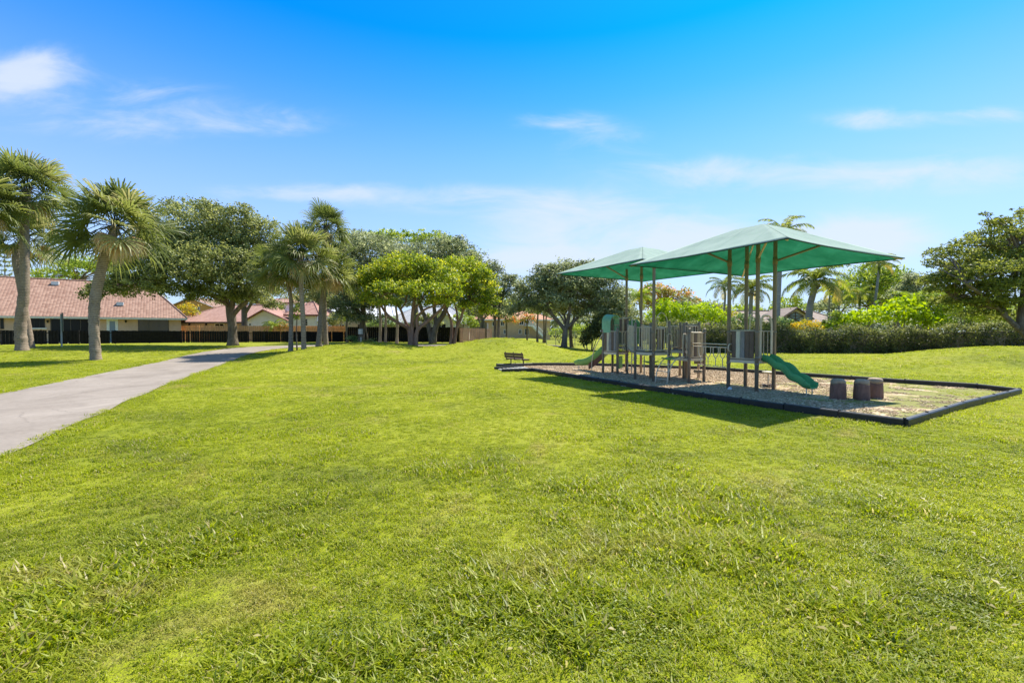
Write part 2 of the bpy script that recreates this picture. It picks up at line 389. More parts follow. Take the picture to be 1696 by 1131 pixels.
for i, (nb, rad, h, w, le) in enumerate([(26, .12, .07, .0095, 1.1), (22, .13, .06, .0105, 1.4), (18, .11, .095, .012, 1.0), (30, .14, .048, .008, 1.4), (13, .09, .125, .0135, 1.0), (8, .06, .125, .0140, 1.1)]):
    tc.objects.link(tuft(f'grass_tuft_{i}', nb, rad, h, w, le))
def rosette(name, nb, rad, h, tlo, thi, size):
    vs, fs, ti = [], [], []
    for _ in range(nb):
        r_ = rad * math.sqrt(random.random()); a = random.uniform(0, 6.283); x, y, z = r_ * math.cos(a), r_ * math.sin(a), h * random.uniform(.4, 1); d = random.uniform(0, 6.283); q = size * random.uniform(.6, 1.3)
        cx_, sx_ = math.cos(d) * q, math.sin(d) * q; k = random.uniform(-.4, .4) * q; o = len(vs)
        vs += [(x - cx_, y - sx_, z - k), (x - sx_ * .62, y + cx_ * .62, z + q * .2), (x + cx_, y + sx_, z + k), (x + sx_ * .62, y - cx_ * .62, z + q * .2)]; fs.append((o, o + 1, o + 2, o + 3)); ti += [random.uniform(tlo, thi)] * 4
    me = bpy.data.meshes.new(name); me.from_pydata(vs, [], fs); me.materials.append(m_blade)
    at_ = me.attributes.new('tint', 'FLOAT', 'POINT'); at_.data.foreach_set('value', np.array(ti, np.float32)); return bpy.data.objects.new(name, me)
tc.objects.link(rosette('grass_tuft_6', 26, .14, .045, .1, .5, .012)); tc.objects.link(rosette('grass_tuft_7', 3, .12, .055, .95, 1.0, .026))
def vnoise(x, y, s, seed=0):
    """cheap value noise for where the tall and the thin patches lie"""
    g = np.random.default_rng(seed).random((64, 64)); u, v = x / s, y / s; i, j = np.floor(u).astype(int), np.floor(v).astype(int); fu, fv = u - i, v - j
    fu = fu * fu * (3 - 2 * fu); fv = fv * fv * (3 - 2 * fv); q = lambda a, b: g[a % 64, b % 64]
    return (q(i, j) * (1 - fu) + q(i + 1, j) * fu) * (1 - fv) + (q(i, j + 1) * (1 - fu) + q(i + 1, j + 1) * fu) * fv
pts = []
for y0, y1, dens, sc in [(.4, 2.2, 45, 1.0), (2.2, 4.5, 340, 1.0), (4.5, 8, 230, 1.05), (8, 13, 150, 1.2), (13, 20, 70, 1.5), (20, 30, 26, 1.8), (30, 44, 10, 2.1)]:
    xm = 1.2 * y1 + 2.5; k = int(2 * xm * (y1 - y0) * dens)
    x = rng.uniform(-xm, xm, k); y = rng.uniform(y0, y1, k); s = np.full(k, sc)
    pts.append(np.stack([x, y, s], 1))
P = np.concatenate(pts)
d2 = np.full(len(P), 99.0)
for i in range(0, len(PC), 1):
    d2 = np.minimum(d2, np.hypot(P[:, 0] - PC[i, 0], P[:, 1] - PC[i, 1]))
edge = HW - .10 + .16 * (vnoise(P[:, 0], P[:, 1], .6, 5) - .5)
keep = d2 > edge
inn = inside(P[:, 0], P[:, 1], PIT)
creep = (vnoise(P[:, 0], P[:, 1], 1.3, 8) + .10 * (P[:, 0] - .6 * P[:, 1]) / 4 > .60) & (rng.random(len(P)) < .75)
keep &= (~inn) | creep
thin = vnoise(P[:, 0], P[:, 1], .9, 3) * .6 + vnoise(P[:, 0], P[:, 1], .3, 4) * .4
keep &= rng.random(len(P)) < np.clip(.5 + 1.3 * thin, 0, 1)
P = P[keep]; tall = vnoise(P[:, 0], P[:, 1], 1.1, 1) * .6 + vnoise(P[:, 0], P[:, 1], .4, 2) * .4
nearw = np.clip(1 - (P[:, 1] - 3) / 9, 0, 1); ph = d2[keep]
sc = P[:, 2] * (.50 + .46 * tall + nearw * .45 * np.clip(tall - .42, 0, 1) * 2) * rng.uniform(.75, 1.25, len(P))
sc *= 1 - .34 * sstep(4.5, 9, P[:, 1])
sc *= np.where(ph < HW + .7, 1.22, 1.0); sc = np.where(inside(P[:, 0], P[:, 1], PIT), sc * .7, sc)
cls = rng.random(len(P)); clov = vnoise(P[:, 0] + 40, P[:, 1] + 9, .8, 14) * .7 + vnoise(P[:, 0], P[:, 1], .25, 15) * .3
var = np.where(tall > .62, np.where(cls < .40, 2, np.where(cls < .50, 4, np.where(cls < .54, 5, 0))), np.where(cls < .4, 0, np.where(cls < .75, 1, 3)))
var = np.where((clov > .74) & (rng.random(len(P)) < .55), 6, var); var = np.where(rng.random(len(P)) < .008, 7, var)
sc = np.where(var == 6, np.minimum(sc, 1.2), sc)
var = np.where((P[:, 1] > 9) & ((var == 4) | (var == 5)), 1, var)
me = bpy.data.meshes.new('grass'); me.vertices.add(len(P))
me.vertices.foreach_set('co', np.stack([P[:, 0], P[:, 1], T(P[:, 0], P[:, 1])], 1).astype(np.float32).ravel())
for nm, ty, val in (('scl', 'FLOAT', sc.astype(np.float32)), ('rz', 'FLOAT', rng.uniform(0, 6.283, len(P)).astype(np.float32)), ('var', 'INT', var.astype(np.int32))):
    me.attributes.new(nm, ty, 'POINT').data.foreach_set('value', val)
grass = bpy.data.objects.new('grass', me); COL.objects.link(grass); me.materials.append(m_blade)
tag(grass, 'coarse mown grass blades covering the lawn', 'grass', kind='stuff')
ng = bpy.data.node_groups.new('grass_on_points', 'GeometryNodeTree')
ng.interface.new_socket('Geometry', in_out='INPUT', socket_type='NodeSocketGeometry'); ng.interface.new_socket('Geometry', in_out='OUTPUT', socket_type='NodeSocketGeometry')
gi = ng.nodes.new('NodeGroupInput'); go = ng.nodes.new('NodeGroupOutput'); mp = ng.nodes.new('GeometryNodeMeshToPoints'); iop = ng.nodes.new('GeometryNodeInstanceOnPoints'); ci = ng.nodes.new('GeometryNodeCollectionInfo')
ci.inputs['Collection'].default_value = tc; ci.inputs['Separate Children'].default_value = True; ci.inputs['Reset Children'].default_value = True
def nattr(nm, ty):
    q = ng.nodes.new('GeometryNodeInputNamedAttribute'); q.data_type = ty; q.inputs[0].default_value = nm; return q.outputs['Attribute']
L = ng.links.new
L(gi.outputs[0], mp.inputs[0]); L(mp.outputs[0], iop.inputs['Points']); L(ci.outputs[0], iop.inputs['Instance']); iop.inputs['Pick Instance'].default_value = True
L(nattr('var', 'INT'), iop.inputs['Instance Index']); L(nattr('scl', 'FLOAT'), iop.inputs['Scale'])
cx = ng.nodes.new('ShaderNodeCombineXYZ'); L(nattr('rz', 'FLOAT'), cx.inputs[2]); L(cx.outputs[0], iop.inputs['Rotation']); L(iop.outputs[0], go.inputs[0])
grass.modifiers.new('blades', 'NODES').node_group = ng
# loose wood chips over the play surface
m_chip, nt, out = newmat('loose_wood_chips'); n = N(nt); tint = n.new('ShaderNodeAttribute', attribute_name='tint').outputs['Fac']
bsdf(n, out, n.ramp(tint, [(0, (.25, .17, .10)), (.4, (.47, .35, .22)), (.75, (.65, .51, .34)), (1, (.78, .67, .49))]), .9, .1)
cc = bpy.data.collections.new('chip_clusters')
for q in range(3):
    vs, fs, ti = [], [], []
    for _ in range(26):
        x, y = random.uniform(-.16, .16), random.uniform(-.16, .16); a = random.uniform(0, 6.28); l, w = random.uniform(.012, .035), random.uniform(.005, .011); z = random.uniform(.003, .016); tl = random.uniform(-.16, .16)
        ca, sa_ = math.cos(a), math.sin(a); o = len(vs); t_ = random.random()
        for h_ in (0, .007):
            for i_, j_ in ((-1, -1), (1, -1), (1, 1), (-1, 1)): vs.append((x + ca * l * i_ - sa_ * w * j_, y + sa_ * l * i_ + ca * w * j_, z + h_ + tl * l * i_)); ti.append(t_)
        fs += [(o + 4, o + 5, o + 6, o + 7), (o, o + 1, o + 5, o + 4), (o + 1, o + 2, o + 6, o + 5), (o + 2, o + 3, o + 7, o + 6), (o + 3, o, o + 4, o + 7)]
    me = bpy.data.meshes.new(f'chip_cluster_{q}'); me.from_pydata(vs, [], fs); me.materials.append(m_chip); me.attributes.new('tint', 'FLOAT', 'POINT').data.foreach_set('value', np.array(ti, np.float32)); cc.objects.link(bpy.data.objects.new(f'chip_cluster_{q}', me))
px_ = FENCED[:, 0].min(), FENCED[:, 0].max(); py_ = FENCED[:, 1].min(), FENCED[:, 1].max(); k = 8000
Q = np.stack([rng.uniform(*px_, k), rng.uniform(*py_, k)], 1); Q = Q[inside(Q[:, 0], Q[:, 1], [tuple(FENCED.mean(0) + (np.array(p_) - FENCED.mean(0)) * .985) for p_ in PIT])]
bare = vnoise(Q[:, 0], Q[:, 1], 1.3, 8) + .10 * (Q[:, 0] - .6 * Q[:, 1]) / 4; wq = Q[:, 0] - .6 * Q[:, 1]; Q = Q[((bare < .66) | (rng.random(len(Q)) < .3)) & (rng.random(len(Q)) < .8 * (1 - .9 * sstep(.8, 3.6, wq)))]
me = bpy.data.meshes.new('mulch'); me.vertices.add(len(Q)); me.vertices.foreach_set('co', np.stack([Q[:, 0], Q[:, 1], np.full(len(Q), .01)], 1).astype(np.float32).ravel()); me.materials.append(m_chip)
for nm, ty, val in (('scl', 'FLOAT', rng.uniform(.8, 1.4, len(Q)).astype(np.float32)), ('rz', 'FLOAT', rng.uniform(0, 6.283, len(Q)).astype(np.float32)), ('var', 'INT', rng.integers(0, 3, len(Q)).astype(np.int32))): me.attributes.new(nm, ty, 'POINT').data.foreach_set('value', val)
chips = bpy.data.objects.new('mulch', me); COL.objects.link(chips); tag(chips, 'loose tan and brown wood chips over the play area', 'mulch', kind='stuff')
ng2 = ng.copy(); [x for x in ng2.nodes if x.bl_idname == 'GeometryNodeCollectionInfo'][0].inputs['Collection'].default_value = cc; chips.modifiers.new('chips', 'NODES').node_group = ng2
# ------------------------------------------------------------------ barks and leaves
def bark(name, a, b, ring=0.0, scale=7, stretch=(1, 1, .25), bstr=.8):
    m, nt, out = newmat(name); n = N(nt)
    tc = n.new('ShaderNodeNewGeometry').outputs['Position']
    f = n.noise(n.scalev(tc, stretch), scale, 6, .65, .8); g = n.noise(tc, 1.3, 3)
    h = n.math('ADD', n.math('MULTIPLY', f, .75), n.math('MULTIPLY', g, .35))
    if ring:
        w = n.new('ShaderNodeTexWave', bands_direction='Z'); n.link(tc, w.inputs['Vector']); w.inputs['Scale'].default_value = ring; w.inputs['Distortion'].default_value = 4; w.inputs['Detail'].default_value = 3
        h = n.math('ADD', n.math('MULTIPLY', h, .8), n.math('MULTIPLY', w.outputs['Fac'], .16))
    bsdf(n, out, n.ramp(h, [(.35, a), (.72, b)]), .9, .12, 0, h, bstr, .05); return m
B_OAK = bark('grey_brown_bark', (.075, .058, .044), (.27, .22, .17))
B_RED = bark('coppery_smooth_bark', (.14, .075, .05), (.36, .225, .165), scale=4, bstr=.4)
B_PALM = bark('ringed_palm_trunk', (.14, .105, .075), (.42, .34, .26), 2.6, 9, (1, 1, 1.6))
B_GREY = bark('pale_smooth_palm_trunk', (.20, .185, .165), (.40, .375, .345), 1.6, 5, (1, 1, 1), .3)
L_OAK = leafmat('oak_leaves', (.030, .042, .012), (.088, .108, .034), (.185, .205, .080), drift=.9, patch=.5)
L_OAK2 = leafmat('dusty_oak_leaves', (.036, .048, .020), (.094, .117, .056), (.19, .212, .122), drift=.9, patch=.5)
L_BRIGHT = leafmat('bright_round_leaves', (.040, .068, .010), (.104, .148, .014), (.245, .255, .032), drift=.9, patch=.5)
L_LIGHT = leafmat('light_green_leaves', (.055, .090, .015), (.110, .160, .022), (.190, .225, .040))
L_LIME = leafmat('lime_shrub_leaves', (.07, .12, .008), (.14, .205, .012), (.22, .28, .03), gloss=.06)
L_HEDGE = leafmat('hedge_leaves', (.024, .034, .012), (.058, .072, .022), (.135, .150, .052), drift=.5)
L_BLUE = leafmat('soft_bluish_leaves', (.035, .062, .022), (.075, .120, .040), (.150, .200, .070))
L_OLIVE = leafmat('olive_feathery_leaves', (.032, .044, .010), (.070, .092, .018), (.150, .168, .036))
L_DARK = leafmat('dark_thicket_leaves', (.016, .022, .008), (.034, .045, .015), (.07, .085, .03))
L_FLAME = leafmat('orange_flowering_leaves', (.07, .10, .025), (.12, .13, .04), (.36, .12, .04), drift=.9, patch=.6)
L_CROTON = leafmat('yellow_croton_leaves', (.08, .11, .012), (.22, .20, .02), (.34, .22, .03), drift=.6)
L_RUST = leafmat('rusty_topped_leaves', (.06, .09, .02), (.13, .13, .03), (.30, .16, .06), drift=.8, patch=.35)
L_FAN = leafmat('fan_palm_leaves', (.034, .050, .013), (.092, .112, .032), (.27, .22, .145), drift=.22, gloss=.09, rough=.45)
L_FEATHER = leafmat('feather_palm_leaves', (.040, .066, .012), (.10, .125, .022), (.26, .21, .07), drift=.25, gloss=.08, rough=.5)
L_GOLD = leafmat('sunny_feather_leaves', (.07, .115, .012), (.15, .19, .02), (.28, .24, .05), drift=.3)
def crown(root, blobs, Y, mat, lpx=4.2, dens=1.0, name='crown', clump=1.0, flat=.62, droop=0.0, wl=.52):
    """leaves gathered in clumps through each lobe's outer shell, gaps left between the clumps"""
    C, NB, TI = [], [], []
    s = Y / F
    for b in blobs:
        px, py, rx, rz = b[:4]; dy = b[4] if len(b) > 4 else 0
        c = np.array(at(px, py, Y + dy)); ax = np.array([rx * s, max(rx * s * .8, rz * s * .8), rz * s])
        nl = int(math.pi * rx * rz / (lpx * lpx * .5 * wl / .52) * 5.6 * dens)
        rc = np.clip(.17 * min(rx, rz) * s + .28 * Y / 45, .25, 1.15) * clump
        nc = max(9, int(3.6 * (ax[0] * ax[2] + ax[1] * ax[2] + ax[0] * ax[1]) / (rc * rc)))
        d = norm(rng.normal(size=(nc, 3))); d[:, 2] = np.where(d[:, 2] < -.35, -d[:, 2] * rng.random(nc), d[:, 2]); d = norm(d)
        rr = rng.uniform(.42, 1.06, nc) ** .7 * np.where(rng.random(nc) < .16, rng.uniform(1.05, 1.25, nc), 1)
        cc = c + d * rr[:, None] * ax
        k = rng.integers(0, nc, nl); off = rng.normal(size=(nl, 3)) * np.array([.42, .42, .42 * flat]) * (rc * rng.uniform(.7, 1.25, nc))[k][:, None]
        p = cc[k] + off
        if droop: p[:, 2] -= droop * np.maximum(0, np.linalg.norm(off[:, :2], axis=1) - .2 * rc)
        C.append(p); NB.append(norm(d[k] * .6 + np.array([0, 0, .75]) + off / rc * .6)); TI.append(np.clip(rng.normal(.5, .23, nc)[k] + rng.normal(0, .15, nl), 0, 1))
    C, NB, TI = np.concatenate(C), np.concatenate(NB), np.concatenate(TI)
    v, f, t = leaf_quads(C, NB, lpx * s, lpx * s * wl, .8, TI)
    gz_ = T(v[:, 0], v[:, 1]) + .03; v[:, 2] = np.maximum(v[:, 2], gz_)
    return npmesh(name, v, f, mat, root, t)
def limb_pts(pts, Y, wob=.0):
    return [at(p[0], p[1], Y + (p[3] if len(p) > 3 else 0)) for p in pts], [p[2] * Y / F for p in pts]
def curve_pts(P, rs, k=4):
    Q = catmull([tuple(p) + (r,) for p, r in zip(P, rs)], k); return [Vector(q[:3]) for q in Q], [max(.012, q[3]) for q in Q]
LIMB = {'gumbo_limbo_tree': .74}
def tree(name, label, px, Y, limbs, blobs, mat, barkm=None, group=None, cat='tree', lpx=4.2, dens=1.0, clump=1.0, flat=.62, twigs=True, droop=0.0, wl=.52):
    """limbs: pixel polylines (x, y, radius[, depth offset]); the first starts in the ground"""
    g = GP(px, Y); root = empty(name, g, label, cat, group)
    if limbs:
        mb = MB(); tips = []
        for i, l in enumerate(limbs):
            P, rs = limb_pts(l, Y); rs = [r * LIMB.get(name, 1) for r in rs]
            if i == 0 or l[0][1] > 560: P[0] = Vector((P[0].x, P[0].y, TZ(P[0].x, P[0].y) - .15))
            P, rs = curve_pts(P, rs)
            if i == 0: rs[0] *= 1.35; rs[1] *= 1.12
            mb.tube(P, rs, 9); tips.append((P[-1], rs[-1]))
        if twigs:
            tw = mb
            for b in blobs:
                c = at(b[0], b[1] + b[3] * .3, Y + (b[4] if len(b) > 4 else 0))
                p0, r0 = min(tips, key=lambda t_: (t_[0] - c).length)
                r0 = min(r0, .16) * .8
                for q in range(3):
                    e = c + Vector((random.uniform(-.6, .6) * b[2], random.uniform(-.6, .6) * b[2], random.uniform(-.2, .8) * b[3])) * (Y / F)
                    m_ = p0.lerp(e, .5) + Vector((random.uniform(-.1, .1), random.uniform(-.1, .1), .12)) * (e - p0).length
                    P, rs = curve_pts([p0, m_, e], [r0, r0 * .6, r0 * .2], 4); tw.tube(P, rs, 5, False)
        mb.build('trunk', barkm or B_OAK, root, smooth=True)
    crown(root, blobs, Y, mat, lpx, dens, 'crown', clump, flat, droop, wl)
    return root
def shrub(name, label, px, Y, blobs, mat, group=None, lpx=4.2, dens=1.0, clump=.8, cat='shrub', flat=.8, wl=.52):
    root = empty(name, GP(px, Y), label, cat, group)
    mb = MB(); g = GP(px, Y)
    for b in blobs:
        c = at(b[0], b[1], Y + (b[4] if len(b) > 4 else 0))
        for q in range(3):
            s_ = Vector((c.x + random.uniform(-.3, .3), c.y + random.uniform(-.2, .2), TZ(c.x, c.y) - .05)); e = c + Vector((random.uniform(-.5, .5) * b[2], 0, .5 * b[3])) * (Y / F)
            P, rs = curve_pts([s_, s_.lerp(e, .5) + Vector((random.uniform(-.15, .15), 0, 0)), e], [.05, .035, .012], 3); P = [g - Vector((0, 0, .12))] + P; rs = [0.0] + rs; mb.tube(P, rs, 5, False)
    st = mb.build('stems', B_OAK, root, smooth=True); b_ = bmesh.new(); b_.from_mesh(st.data); bmesh.ops.remove_doubles(b_, verts=b_.verts[:], dist=1e-4); b_.to_mesh(st.data); b_.free()
    crown(root, blobs, Y, mat, lpx, dens, 'foliage', clump, flat, 0, wl); return root
# ------------------------------------------------------------------ palms
def fan_crown(root, c, Rr, nl, dead=.22, name='fronds'):
    V, Fc, Ti = [], [], []; c = np.array(c)
    stalk = MB()
    for i in range(nl):
        u = i / nl; elv = R(84 - 142 * u + random.uniform(-12, 12)); a = i * 2.39996 + random.uniform(-.25, .25)
        isdead = u > 1 - dead * .62 or (u > .62 and random.random() < .12); tint0 = (random.uniform(.72, 1.0) if isdead else random.uniform(.08, .56) + (.1 if u > .75 else 0))
        dv = np.array([math.cos(a) * math.cos(elv), math.sin(a) * math.cos(elv), math.sin(elv)])
        pl = Rr * random.uniform(.38, .60) * (.8 if u < .15 else 1) * (.62 if isdead else 1); e = c + dv * pl - np.array([0, 0, .10 * Rr * (1 - abs(dv[2]))]); 
        m = c + dv * pl * .5 + np.array([0, 0, .03 * Rr])
        stalk.tube([Vector(c + dv * .12), Vector(m), Vector(e)], [.035, .024, .018], 4, False)
        # fan: segments spread in the plane of dv and a sideways axis, folded a little and drooping at the tips
        side = np.cross(dv, [0, 0, 1.0]); side /= max(np.linalg.norm(side), 1e-6); upv = np.cross(side, dv)
        tw = random.uniform(-.9, .9); side, upv = side * math.cos(tw) + upv * math.sin(tw), upv * math.cos(tw) - side * math.sin(tw)
        ns = 30; bl = Rr * random.uniform(.42, .56) * (.62 if isdead else 1); sp_ = R(random.uniform(100, 135) if not isdead else 55)
        dr = (random.uniform(.2, .55) + .35 * u) if not isdead else 1.0
        for k in range(ns):
            t = (k / (ns - 1) * 2 - 1); th = t * sp_; L_ = bl * (1 - .34 * abs(t) ** 1.6) * random.uniform(.86, 1.1)
            d_ = dv * math.cos(th) + side * math.sin(th) + upv * (.28 * abs(t) - .12 + random.uniform(-.09, .09)) ; d_ /= np.linalg.norm(d_)
            w_ = np.cross(d_, upv); w_ /= max(np.linalg.norm(w_), 1e-6); w_ = w_ + upv * (.45 if k % 2 else -.45); w = .0125 * Rr
            o = len(V); p1 = e + d_ * L_ * .5; p2 = e + d_ * L_ * .82 - np.array([0, 0, dr * L_ * .13]); p3 = e + d_ * L_ * .97 - np.array([0, 0, dr * L_ * random.uniform(.35, .6)])
            V += [e - w_ * w * .25, e + w_ * w * .25, p1 - w_ * w, p1 + w_ * w, p2 - w_ * w * .62, p2 + w_ * w * .62, p3 - w_ * .006, p3 + w_ * .006]
            Fc += [(o, o + 1, o + 3, o + 2), (o + 2, o + 3, o + 5, o + 4), (o + 4, o + 5, o + 7, o + 6)]
            tt = min(1, max(0, tint0 + random.uniform(-.09, .09))); Ti += [tt] * 4 + [min(1, tt + .04)] * 2 + [min(1, tt + .16)] * 2
    stalk.build('leaf_stalks', L_FAN, root, smooth=True)
    return npmesh(name, np.array(V), np.array(Fc), L_FAN, root, np.array(Ti))
def sabal(label, Y, limb, cpx, rpx, nl=46, dead=.24, group='cabbage palms on the lawn', name='fan_palm'):
    g = GP(limb[0][0], Y); root = empty(name, g, label, 'palm', group)
    P, rs = limb_pts(limb, Y); P[0] = g - Vector((0, 0, .15))
    c = at(cpx[0], cpx[1], Y + (cpx[2] if len(cpx) > 2 else 0)); P.append(c); rs.append(rs[-1] * .9)
    P, rs = curve_pts(P, rs, 14); rs = [r * .9 * (1 + .05 * (i % 2) + random.uniform(-.055, .055)) for i, r in enumerate(rs)]
    rs[0] *= 1.22; rs[1] *= 1.12; rs[2] *= 1.05
    mb = MB(); mb.tube(P, rs, 14); mb.build('trunk', B_PALM, root, smooth=True)
    bt = MB()                                             # old leaf bases under the crown
    d = (P[-1] - P[-6]).normalized()
    for k in range(26):
        a = k * 2.4; q = P[-1] - d * (.15 + 1.1 * random.random()); o_ = Vector((math.cos(a), math.sin(a), 0))
        bt.beam(q + o_ * rs[-1] * .8, q + o_ * (rs[-1] + .22) + Vector((0, 0, .32)), .09, .03)
    bt.build('leaf_bases', B_PALM, root)
    fan_crown(root, c, rpx * Y / F, nl, dead); return root
def feather_palm(label, Y, limb, cpx, rpx, nf=17, mat=None, barkm=None, group='feather palms beyond the hedge', name='feather_palm', shaft=False, lw=1.0, cat='palm', nuts=False):
    g = GP(limb[0][0], Y); root = empty(name, g, label, cat, group); mat = mat or L_FEATHER
    P, rs = limb_pts(limb, Y); P[0] = g - Vector((0, 0, .1)); c = at(cpx[0], cpx[1], Y); P.append(c - Vector((0, 0, .1))); rs.append(rs[-1])
    P, rs = curve_pts(P, rs, 6); rs[0] *= 1.4; rs[1] *= 1.2
    MB().tube(P, rs, 10).build('trunk', barkm or B_GREY, root, smooth=True)
    if shaft: MB().tube([c - Vector((0, 0, 1.3)), c - Vector((0, 0, .5)), c + Vector((0, 0, .3))], [rs[-1] * 1.1, rs[-1] * 1.15, .06], 9).build('crown_shaft', L_LIGHT, root, smooth=True)
    if nuts:
        q = MB()
        for k in range(16):
            a = k * 2.4; cc = c + Vector((math.cos(a) * .38, math.sin(a) * .38, -.35 - .5 * random.random()))
            q.tube([cc + Vector((0, 0, .13)), cc + Vector((0, 0, .06)), cc - Vector((0, 0, .06)), cc - Vector((0, 0, .13))], [.03, .11, .11, .03], 7)
        q.build('fruit_cluster', B_PALM, root, smooth=True)
    Rr = rpx * Y / F; V, Fc, Ti = [], [], []; st = MB()
    for i in range(nf):
        u = i / nf; a = i * 2.39996 + random.uniform(-.2, .2); e0 = R(80 - 88 * u + random.uniform(-8, 8)); tn = random.uniform(.1, .55) if u < .8 else random.uniform(.45, .95)
        L_ = Rr * random.uniform(.95, 1.2); ns = 12; p = np.array(c); el_ = e0; pts = [p.copy()]
        for k in range(ns):
            el_ -= R(7.5 + 4.5 * random.random()) * (.5 + .8 * k / ns); stp = L_ / ns
            p = p + stp * np.array([math.cos(a) * math.cos(el_), math.sin(a) * math.cos(el_), math.sin(el_)]); pts.append(p.copy())
        st.tube([Vector(q) for q in pts], [max(.008, .035 * (1 - k / ns)) for k in range(ns + 1)], 4, False)
        nlf = 30
        for k in range(nlf):
            s_ = .1 + .9 * k / (nlf - 1); fi = s_ * ns; j = min(int(fi), ns - 1); q = pts[j] + (pts[j + 1] - pts[j]) * (fi - j)
            td = pts[j + 1] - pts[j]; td = td / np.linalg.norm(td); sd = np.cross(td, [0, 0, 1.0]); sd /= max(np.linalg.norm(sd), 1e-6)
            ll = Rr * .24 * math.sin(math.pi * min(1, .18 + .82 * s_)) ** .6 * random.uniform(.85, 1.1) + .05
            for sg in (-1, 1):
                dd = sd * sg * .8 + td * .55 + np.array([0, 0, random.uniform(-.35, .1)]); dd /= np.linalg.norm(dd); w = .016 * Rr * lw * td
                m_ = q + dd * ll * .55; e_ = q + dd * ll - np.array([0, 0, ll * random.uniform(.25, .5)])
                o = len(V); V += [q - w * .6, q + w * .6, m_ + w, m_ - w, e_]; Fc += [(o, o + 1, o + 2, o + 3), (o + 3, o + 2, o + 4, o + 4)]; Ti += [min(1, max(0, tn + random.uniform(-.12, .12)))] * 5
    st.build('frond_ribs', mat, root, smooth=True)
    me_f = [f for f in Fc if f[2] != f[3]]; tri = [f[:3] for f in Fc if f[2] == f[3]]
    V = np.array(V); fr = npmesh('fronds', np.concatenate([V]), np.array([tuple(f) for f in me_f]), mat, root, np.array(Ti))
    # tips as triangles in the same mesh
    b = bmesh.new(); b.from_mesh(fr.data); b.verts.ensure_lookup_table()
    for t_ in tri: b.faces.new([b.verts[k] for k in t_])
    b.to_mesh(fr.data); b.free(); return root
# ------------------------------------------------------------------ cabbage palms
sabal('tall grey fan palm at the left with a broad flared trunk beside the lawn sign', 36, [(36, 579, 9), (34, 540, 8.2), (40, 480, 7.4), (41, 420, 6.5), (41, 360, 6)], (45, 312), 78, 48, .16)
sabal('fan palm with a thin trunk crossing behind the flared palm trunk', 38.5, [(51, 578, 5.5), (44, 530, 5), (33, 470, 4.8), (26, 425, 4.8)], (42, 392, 1.5), 72, 42, .2)
sabal('yellowing fan palm cut off by the left edge of the photo', 33, [(-48, 586, 8.5), (-45, 500, 8), (-40, 400, 7)], (-38, 338), 80, 46, .28)
sabal('leaning fan palm with a curved trunk standing nearest the footpath', 30, [(158, 589, 8.4), (156, 550, 7.6), (157, 500, 8.2), (167, 450, 7.6), (181, 405, 6.8)], (192, 374), 95, 54, .16)
sabal('short bushy fan palm of the clump on the mound, crown lowest', 36.5, [(481, 573, 4.4), (482, 530, 3.6), (481, 490, 3.4)], (468, 446), 62, 48, .2)
sabal('fan palm with a straight trunk in front of the clump on the mound', 34.5, [(503, 575, 4.4), (502, 530, 4), (499, 480, 4)], (498, 420), 66, 50, .12)
sabal('golden fan palm at the right of the clump, thickest base', 38, [(527, 569, 5.6), (531, 530, 4.4), (534, 490, 3.8)], (547, 448), 60, 46, .22)
sabal('tallest fan palm of the clump, crown standing above the rest', 39, [(540, 567, 4.2), (537, 500, 3.8), (536, 430, 3.4)], (540, 376), 47, 42, .14)
# ------------------------------------------------------------------ park trees
tree('oak_tree', 'broad dark oak tree in front of the black fence, limbs over the tan house roof', 385, 45,
     [[(386, 570, 8), (385, 545, 6.6), (383, 522, 7.2), (381, 508, 6.5)], [(381, 512, 5), (370, 490, 4), (352, 470, 3), (340, 440, 2.2)], [(383, 512, 5), (388, 488, 4), (392, 460, 3), (395, 430, 2)],
      [(383, 525, 4), (398, 508, 3.6), (416, 492, 2.6), (430, 470, 2)], [(372, 494, 3.5), (345, 488, 3), (310, 478, 2.4, -1), (270, 470, 1.8, -2), (225, 470, 1.2, -3)], [(360, 480, 3), (335, 450, 2.4, 2), (305, 420, 1.6, 3)]],
     [(325, 388, 62, 46), (388, 380, 46, 36), (292, 430, 55, 46, -2), (352, 445, 66, 42, -3), (425, 440, 42, 52), (438, 392, 24, 36), (312, 354, 44, 26, 2), (255, 420, 40, 42, 1), (232, 466, 42, 30, -3),
      (180, 484, 34, 17, -3), (290, 484, 48, 20, -3), (355, 492, 50, 22, -2), (415, 494, 34, 18, -1), (400, 352, 24, 14), (150, 492, 16, 10, -4), (345, 346, 22, 16), (360, 470, 60, 30, -3), (412, 470, 44, 34, -2), (300, 455, 52, 36, -3), (240, 445, 44, 34), (206, 478, 42, 22, -2), (350, 415, 58, 42), (408, 420, 46, 42), (270, 395, 34, 30, 2)], L_OAK, lpx=4.0, dens=1.0)
